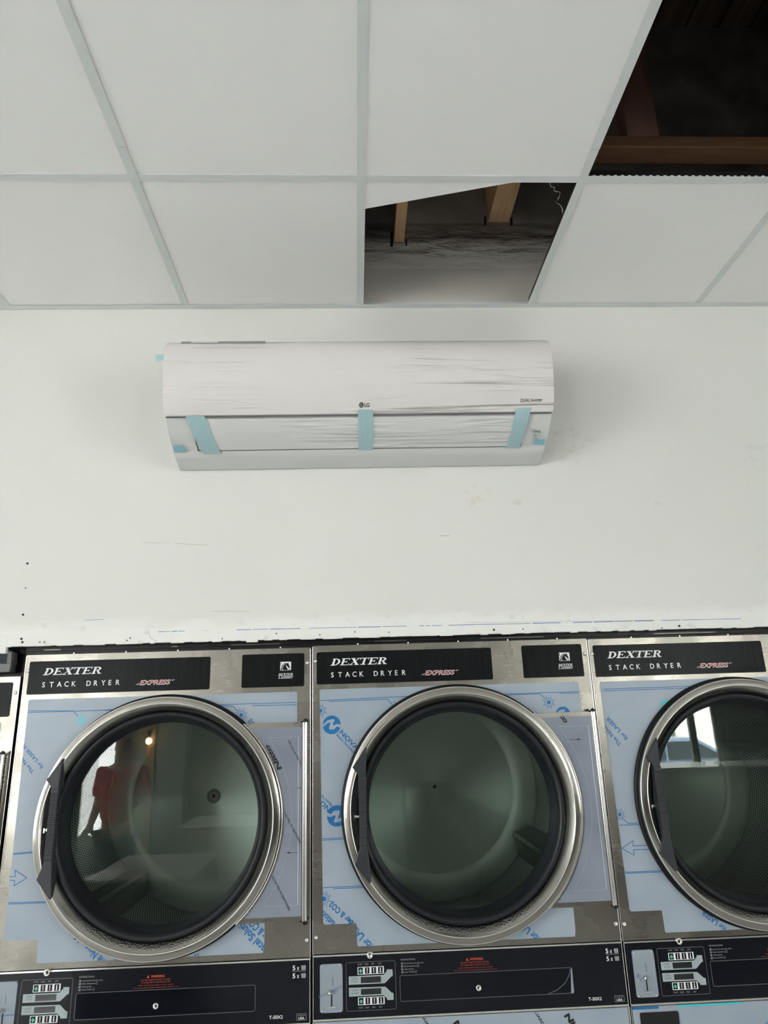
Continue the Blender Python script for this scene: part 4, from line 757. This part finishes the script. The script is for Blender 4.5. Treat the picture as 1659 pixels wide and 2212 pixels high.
def make_dryer(i, x, zt, ro, label, baffle0):
    H = zt-FLOOR; bx = x-math.sin(ro)*0; loc = (x+math.sin(ro)*H, .0176-.004*x*0, FLOOR+H*(1-math.cos(ro)))
    t = thing('stack_dryer', label, 'dryer', loc, (0, -ro, -.004), 'row of stacked tumble dryers')
    kz = round(H, 3)
    part('cabinet', ('cab', kz), f_cabinet(H), [M_dark, M_steel], t, H)
    fp = part('front_panel', 'front', f_front, [M_steel, M_edge], t, H)
    for k, (u, v) in enumerate(((.0095, .046), (.8415, .046), (.0105, .786), (.8415, .786))): part('screw', ('scr', k), lambda m, u=u, v=v: f_screws(m, u, v), M_chrome, fp, 0)
    part('protective_film', ('film', i), f_film(i), FM, t, H)
    part('name_label', 'lab', f_labels, [M_label, M_white, M_red, M_dimwhite], t, H); part('logo_label', 'rlab', f_rlabel, [M_label, M_white], t, H)
    for dz, top in ((0, True), (-.956, False)):
        d = part('door', 'door', f_door, [M_ring, M_ringface, M_edge], t, H); d.location.z = H+dz
        part('door_seal', 'seal', f_seal, M_black, d, 0); part('gasket', 'gask', f_gasket, M_gasket, d, 0); part('glass', 'glass', f_glass, M_glass, d, 0)
        part('handle', 'handle', f_handle, M_handle, d, 0, bevel=.0022); part('latch_pin', 'latch', f_latch, M_chrome, d, 0)
        part('hinge_plate', 'hinge', f_hinge, [M_steel, M_edge], d, 0); part('hinge_film', ('hf', i if top else 9), f_hfilm(i if top else 9), [M_hfilm, M_blue, M_cyan, M_ink, M_filmline, M_hline], d, 0); part('hinge_pin', 'pin', f_pin, [M_edge, M_gasket], d, 0)
        dr = part('drum', 'drum', f_drum, [M_drum, M_black, M_drum], t, H); dr.location.z = H+dz
        part('perforated_wall', 'perf', f_perf, M_perf, dr, 0); part('back_plate', 'dback', f_dback, M_drumback, dr, 0); part('hub', ('hub', i == 0), f_hub(i == 0), [mat('hub_washer', (0.42, 0.43, 0.41), 0.5) if i == 0 and top else bpy.data.materials.get('hub_washer') or M_drum, M_dark], dr, 0)
        for k in range(3): part('baffle', ('baf', baffle0, k), f_baffle(baffle0+120*k), M_drum, dr, 0)
    cp = part('control_panel', 'cp', f_cpanel, [M_panel, M_edge, M_orange, M_dimwhite, M_dimorange, M_bezel, M_white], t, H)
    part('lock', 'lk1', f_lock(.156, .8325), [M_chrome, M_dark], cp, 0); part('lock', 'lk2', f_lock(.4465, .9210, .0078), [M_chrome, M_dark], cp, 0)
    c = part('coin_plate', ('coin', i), f_coin(i), [M_coin, M_blue, M_cyan, M_ink, mat('faded_blue_print', (0.10, 0.16, 0.30), 0.5) if 'faded_blue_print' not in bpy.data.materials else bpy.data.materials['faded_blue_print']], cp, 0)
    part('coin_lever', 'coinl', f_lever, M_chrome, cp, 0); part('coin_knob', 'coink', f_knob, M_chrome, cp, 0)
    for k, (u, v) in enumerate(((.0262, .8555), (.0757, .8555), (.0262, .9588), (.0763, .9588))): part('plate_screw', ('ps', k), f_pscrew(u, v), M_chrome, cp, 0)
    part('display', 'disp', f_display, [M_panel, M_bezel, M_white, M_green, M_greyarrow, M_screen, M_dimwhite, M_pink], cp, 0)
    part('window_strip', 'wins', f_window, [M_win, M_bezel], cp, 0)
    if i == 1: part('film_corner', 'fcor', f_corner, M_hline, cp, 0)
    part('lower_panel', ('low', kz), f_lower(H), [M_steel, M_edge, M_dark], t, H); part('lower_film', ('lf', i), f_lowfilm(i), FM, t, H)
    if i == 2: part('access_opening', 'acc', f_access, M_dark, t, H)
    return t
make_dryer(0, -1.0275, 1.9500, 0.0, 'steel stack dryer whose round glass shows a person in a red shirt', 13)
make_dryer(1, -.1712, 1.9545, 0.0, 'steel stack dryer below the air conditioner, between two others', 31)
make_dryer(2, .6845, 1.9525, 0.0, 'steel stack dryer at the right edge, bright shop window mirrored in its glass', 98)
make_dryer(3, -1.8870, 1.888, .0, 'partly seen stack dryer at the left edge, set lower than its neighbours', 13)

# ------------------------------------------------------------------ what stands behind the camera and shows in the door glass
# front right: car outside, opposite building, ground
m = MB(); m.box(-30, 30, -40, RY0-.3, -.30, -.16); struct(m.build('ground', simple_noise(mat('asphalt', (0.3, 0.3, 0.3), 0.8), (0.42, 0.42, 0.41), (0.52, 0.52, 0.50), 3)))
b = thing('building', 'pale building across the street, mirrored in the right-hand dryer glass', 'building', (8, -30, -.16)); m = MB(); m.box(-9, 9, 0, 6, 0, 5.0); m.build('facade', mat('pale_render', (0.8, 0.79, 0.75), 0.8), b)
for k in range(5): m = MB(); m.box(-7+k*3, -5.6+k*3, 5.98, 6.05, 1.2, 2.6); m.build('window', mat('far_window', (0.12, 0.14, 0.15), 0.2) if k == 0 else bpy.data.materials['far_window'], b)
car = thing('car', 'blue-grey car parked outside, mirrored in the right-hand dryer glass', 'car', (6.2, -13.6, -.16), (0, 0, 0))
m = MB(); side = [(-2.1, .35), (-2.15, .75), (-1.9, .92), (-1.15, 1.0), (-.55, 1.42), (.75, 1.45), (1.5, 1.02), (2.05, .92), (2.15, .6), (2.1, .35)]
m.prism(side, -.85, .85, 0); m.build('body', mat('car_paint', (0.20, 0.27, 0.36), 0.25, 0.3), car, bevel=.09)
m = MB(); m.prism([(-1.0, 1.02), (-.50, 1.36), (.05, 1.38), (.05, 1.02)], -.87, .87, 0); m.prism([(.12, 1.02), (.12, 1.38), (.70, 1.38), (1.3, 1.04)], -.87, .87, 0); m.build('side_window', mat('car_glass', (0.03, 0.04, 0.05), 0.05), car)
for xw in (-1.35, 1.35):
    for yw in (-.80, .80): m = MB(); m.lathe([(.0001, yw-.1), (.2, yw-.11), (.33, yw-.09), (.33, yw+.09), (.2, yw+.11), (.0001, yw+.1)], xw, .33, 0, 32); m.build('wheel', M_black, car)
# painted column with a wall lamp, left of the middle
m = MB(); m.box(-3.40, -2.45, RY0, RY0+.32, FLOOR, CEIL+.3); struct(m.build('trim_4', mat('grey_column', (0.22, 0.22, 0.21), 0.7)))
m = MB(); m.box(-2.98, -2.86, RY0+.32, RY0+.36, FLOOR, 2.4); struct(m.build('trim_5', mat('timber_strip', (0.36, 0.22, 0.12), 0.6)))
lp = thing('work_lamp', 'small caged warm work lamp on the far column, mirrored in the glass', 'lamp', (-2.92, RY0+.44, 1.62))
em = bpy.data.materials.new('warm_bulb'); em.use_nodes = True; em.node_tree.nodes['Principled BSDF'].inputs['Emission Color'].default_value = (1, .62, .25, 1); em.node_tree.nodes['Principled BSDF'].inputs['Emission Strength'].default_value = 60
m = MB(); m.lathe([(.0001, -.05), (.03, -.035), (.045, 0), (.03, .035), (.0001, .05)], 0, 0, 0, 16); m.build('bulb', em, lp)
m = MB()
for k in range(6): a = k*math.pi/3; m.tube((.07*math.cos(a), .07*math.sin(a), .10), (.06*math.cos(a), .06*math.sin(a), -.14), .003, 0, 6)
m.tube((0, 0, .06), (0, 0, .13), .03, 0, 12); m.box(-.02, .02, -.09, .02, .12, .14); m.build('cage', M_black, lp)
# boxed machines and a counter
def carton(name, label, cat, x0, x1, y0, y1, z1, rot=0):
    t = thing(name, label, cat, ((x0+x1)/2, (y0+y1)/2, FLOOR), (0, 0, R(rot))); w_, d_ = (x1-x0)/2, (y1-y0)/2; m = MB(); m.box(-w_, w_, -d_, d_, 0, z1-FLOOR-.02); m.build('body', M_carton, t, bevel=.01)
    m = MB(); m.box(-w_-.01, w_+.01, -d_-.01, d_+.01, z1-FLOOR-.02, z1-FLOOR); m.build('top_cover', M_wrap, t, bevel=.008); return t
carton('wrapped_washer', 'plastic-wrapped boxy machine behind the camera, mirrored in the left dryer glass', 'washing machine', -1.72, -1.08, -3.30, -2.45, .88)
carton('folding_counter', 'long low folding counter behind the camera, mirrored in the dryer glass', 'counter', -1.75, -.35, -5.6, -4.85, .88)
def washer(x):  # added row, keeps the bright floor out of the dryer glass reflections
    t = thing('blocker_washer', 'added dark washer shape behind the camera, hides bright floor from the dryer glass', 'washing machine', (x, -6.0, FLOOR), (0, 0, 0), 'added row of dark washer shapes')
    m = MB(); m.box(-.36, .36, -.35, .35, .02, 1.14); m.build('body', M_wash, t, bevel=.012)
    m = MB(); m.lathe([(.15, .352), (.22, .365), (.235, .352)], 0, .55, 0, 48); m.build('door_ring', M_gasket, t)
    m = MB(); m.lathe([(.0001, .358), (.152, .356)], 0, .55, 0, 32); m.build('door_glass', M_win, t); m = MB(); m.box(-.33, .33, .350, .356, .95, 1.08); m.build('control_panel', M_panel, t)
M_wash = mat('blocker_grey_sheet', (0.10, 0.105, 0.10), 0.5)
for k in range(5): washer(.05+k*.745)
carton('long_bench', 'long bench below the right-hand street window, mirrored in the glass', 'bench', 1.9, 4.6, -4.6, -3.9, 1.30)
# white sheeting hung inside the left street window
m = MB(); rows = []
for z in (2.9, 2.2, 1.5, .8, FLOOR+.02): rows.append([(-5.45+k*.115, RY0+.35+.05*math.sin(k*.9+z)+.03*math.sin(k*2.3), z) for k in range(17)])
m.strip(rows, 0, True); sh = mat('translucent_sheeting', (0.85, 0.86, 0.84), 0.5); sh.node_tree.nodes['Principled BSDF'].inputs['Alpha'].default_value = 0.35; tag(m.build('plastic_sheeting', sh), 'milky plastic sheeting hung by the left street window, mirrored in the glass', 'sheeting')

# person in a red shirt (seen only as a reflection), back to the machines
def skin_fig(name, parent, mt, verts, edges, radii, root, sub=2):
    me = bpy.data.meshes.new(name); me.from_pydata(verts, edges, []); me.materials.append(mt); o = bpy.data.objects.new(name, me); COL.objects.link(o); o.parent = parent
    sk = o.modifiers.new('skin', 'SKIN'); sk.use_smooth_shade = True
    for k, r in enumerate(radii): me.skin_vertices[0].data[k].radius = r if isinstance(r, tuple) else (r, r); me.skin_vertices[0].data[k].use_root = (k == root)
    s = o.modifiers.new('sub', 'SUBSURF'); s.levels = sub; s.render_levels = sub; return o
pe = thing('person', 'person in a red shirt and dark jeans seen from behind, mirrored in the glass', 'person', (-2.36, -5.0, FLOOR), (0, 0, R(15)))
M_skin = mat('skin', (0.45, 0.28, 0.20), 0.55); M_shirt = mat('red_shirt', (0.42, 0.035, 0.045), 0.8); M_jean = mat('dark_jeans', (0.03, 0.045, 0.075), 0.8); M_hair = mat('grey_dark_hair', (0.06, 0.055, 0.05), 0.7)
def mir(p): return (-p[0], p[1], p[2])
V = [(0, 0, .95), (0, .01, 1.12), (0, .01, 1.30), (0, -.01, 1.44), (0, -.005, 1.53), (0, .01, 1.60), (0, .015, 1.67), (0, .005, 1.735)]; Ed = [(k, k+1) for k in range(7)]; Ra = [(.16, .11), (.14, .10), (.165, .11), (.12, .09), .055, (.07, .08), (.078, .095), (.05, .065)]
for sgn in (1, -1):
    q = len(V); pts = [(.19*sgn, -.01, 1.42), (.245*sgn, -.02, 1.14), (.20*sgn, .14, .98), (.15*sgn, .22, .96)]
    V += pts; Ra += [(.062, .062), .047, .032, (.038, .022)]; Ed += [(3, q), (q, q+1), (q+1, q+2), (q+2, q+3)]
    for f in range(4):
        a = len(V); bx, by, bz = pts[3]; o_ = (f-1.5)*.018; ln = (.03, .036, .034, .028)[f]; V += [(bx+o_, by+.035, bz-.02), (bx+o_, by+.035+ln, bz-.03-ln*.4), (bx+o_, by+.04+ln*1.5, bz-.05-ln)]; Ra += [.0095, .0088, .008]; Ed += [(q+3, a), (a, a+1), (a+1, a+2)]
    a = len(V); bx, by, bz = pts[3]; V += [(bx-.035*sgn, by+.005, bz-.015), (bx-.045*sgn, by+.03, bz-.035)]; Ra += [.011, .009]; Ed += [(q+3, a), (a, a+1)]
    q = len(V); V += [(.095*sgn, 0, .86), (.105*sgn, .015, .49), (.11*sgn, -.02, .09), (.115*sgn, .12, .035)]; Ra += [.085, .058, .042, (.042, .03)]; Ed += [(0, q), (q, q+1), (q+1, q+2), (q+2, q+3)]
skin_fig('body', pe, M_skin, V, Ed, Ra, 0)
V = [(0, 0, .93), (0, .01, 1.12), (0, .01, 1.30), (0, -.01, 1.45)]; Ed = [(0, 1), (1, 2), (2, 3)]; Ra = [(.200, .145), (.195, .14), (.215, .145), (.15, .115)]
for sgn in (1, -1): q = len(V); V += [(.19*sgn, -.01, 1.42), (.240*sgn, -.018, 1.18)]; Ra += [.095, .082]; Ed += [(3, q), (q, q+1)]
skin_fig('shirt', pe, M_shirt, V, Ed, Ra, 0)
V = [(0, 0, .94)]; Ed = []; Ra = [(.170, .125)]
for sgn in (1, -1): q = len(V); V += [(.095*sgn, 0, .84), (.105*sgn, .015, .49), (.11*sgn, -.02, .10)]; Ra += [.105, .078, .065]; Ed += [(0, q), (q, q+1), (q+1, q+2)]
skin_fig('jeans', pe, M_jean, V, Ed, Ra, 0)
skin_fig('hair', pe, M_hair, [(0, -.012, 1.60), (0, -.008, 1.68), (0, -.002, 1.745)], [(0, 1), (1, 2)], [(.074, .075), (.086, .093), (.058, .07)], 0)
V = [(0, .105, 1.645), (0, .118, 1.63)]; skin_fig('nose', pe, M_skin, V, [(0, 1)], [.010, .013], 0, 1)
for sgn in (1, -1):
    skin_fig('ear', pe, M_skin, [(.083*sgn, .005, 1.66), (.085*sgn, .0, 1.62)], [(0, 1)], [.014, .010], 0, 1)
    skin_fig('shoe', pe, M_black, [(.11*sgn, -.03, .045), (.115*sgn, .08, .04), (.12*sgn, .18, .035)], [(0, 1), (1, 2)], [(.048, .045), (.05, .04), (.045, .03)], 0, 1)
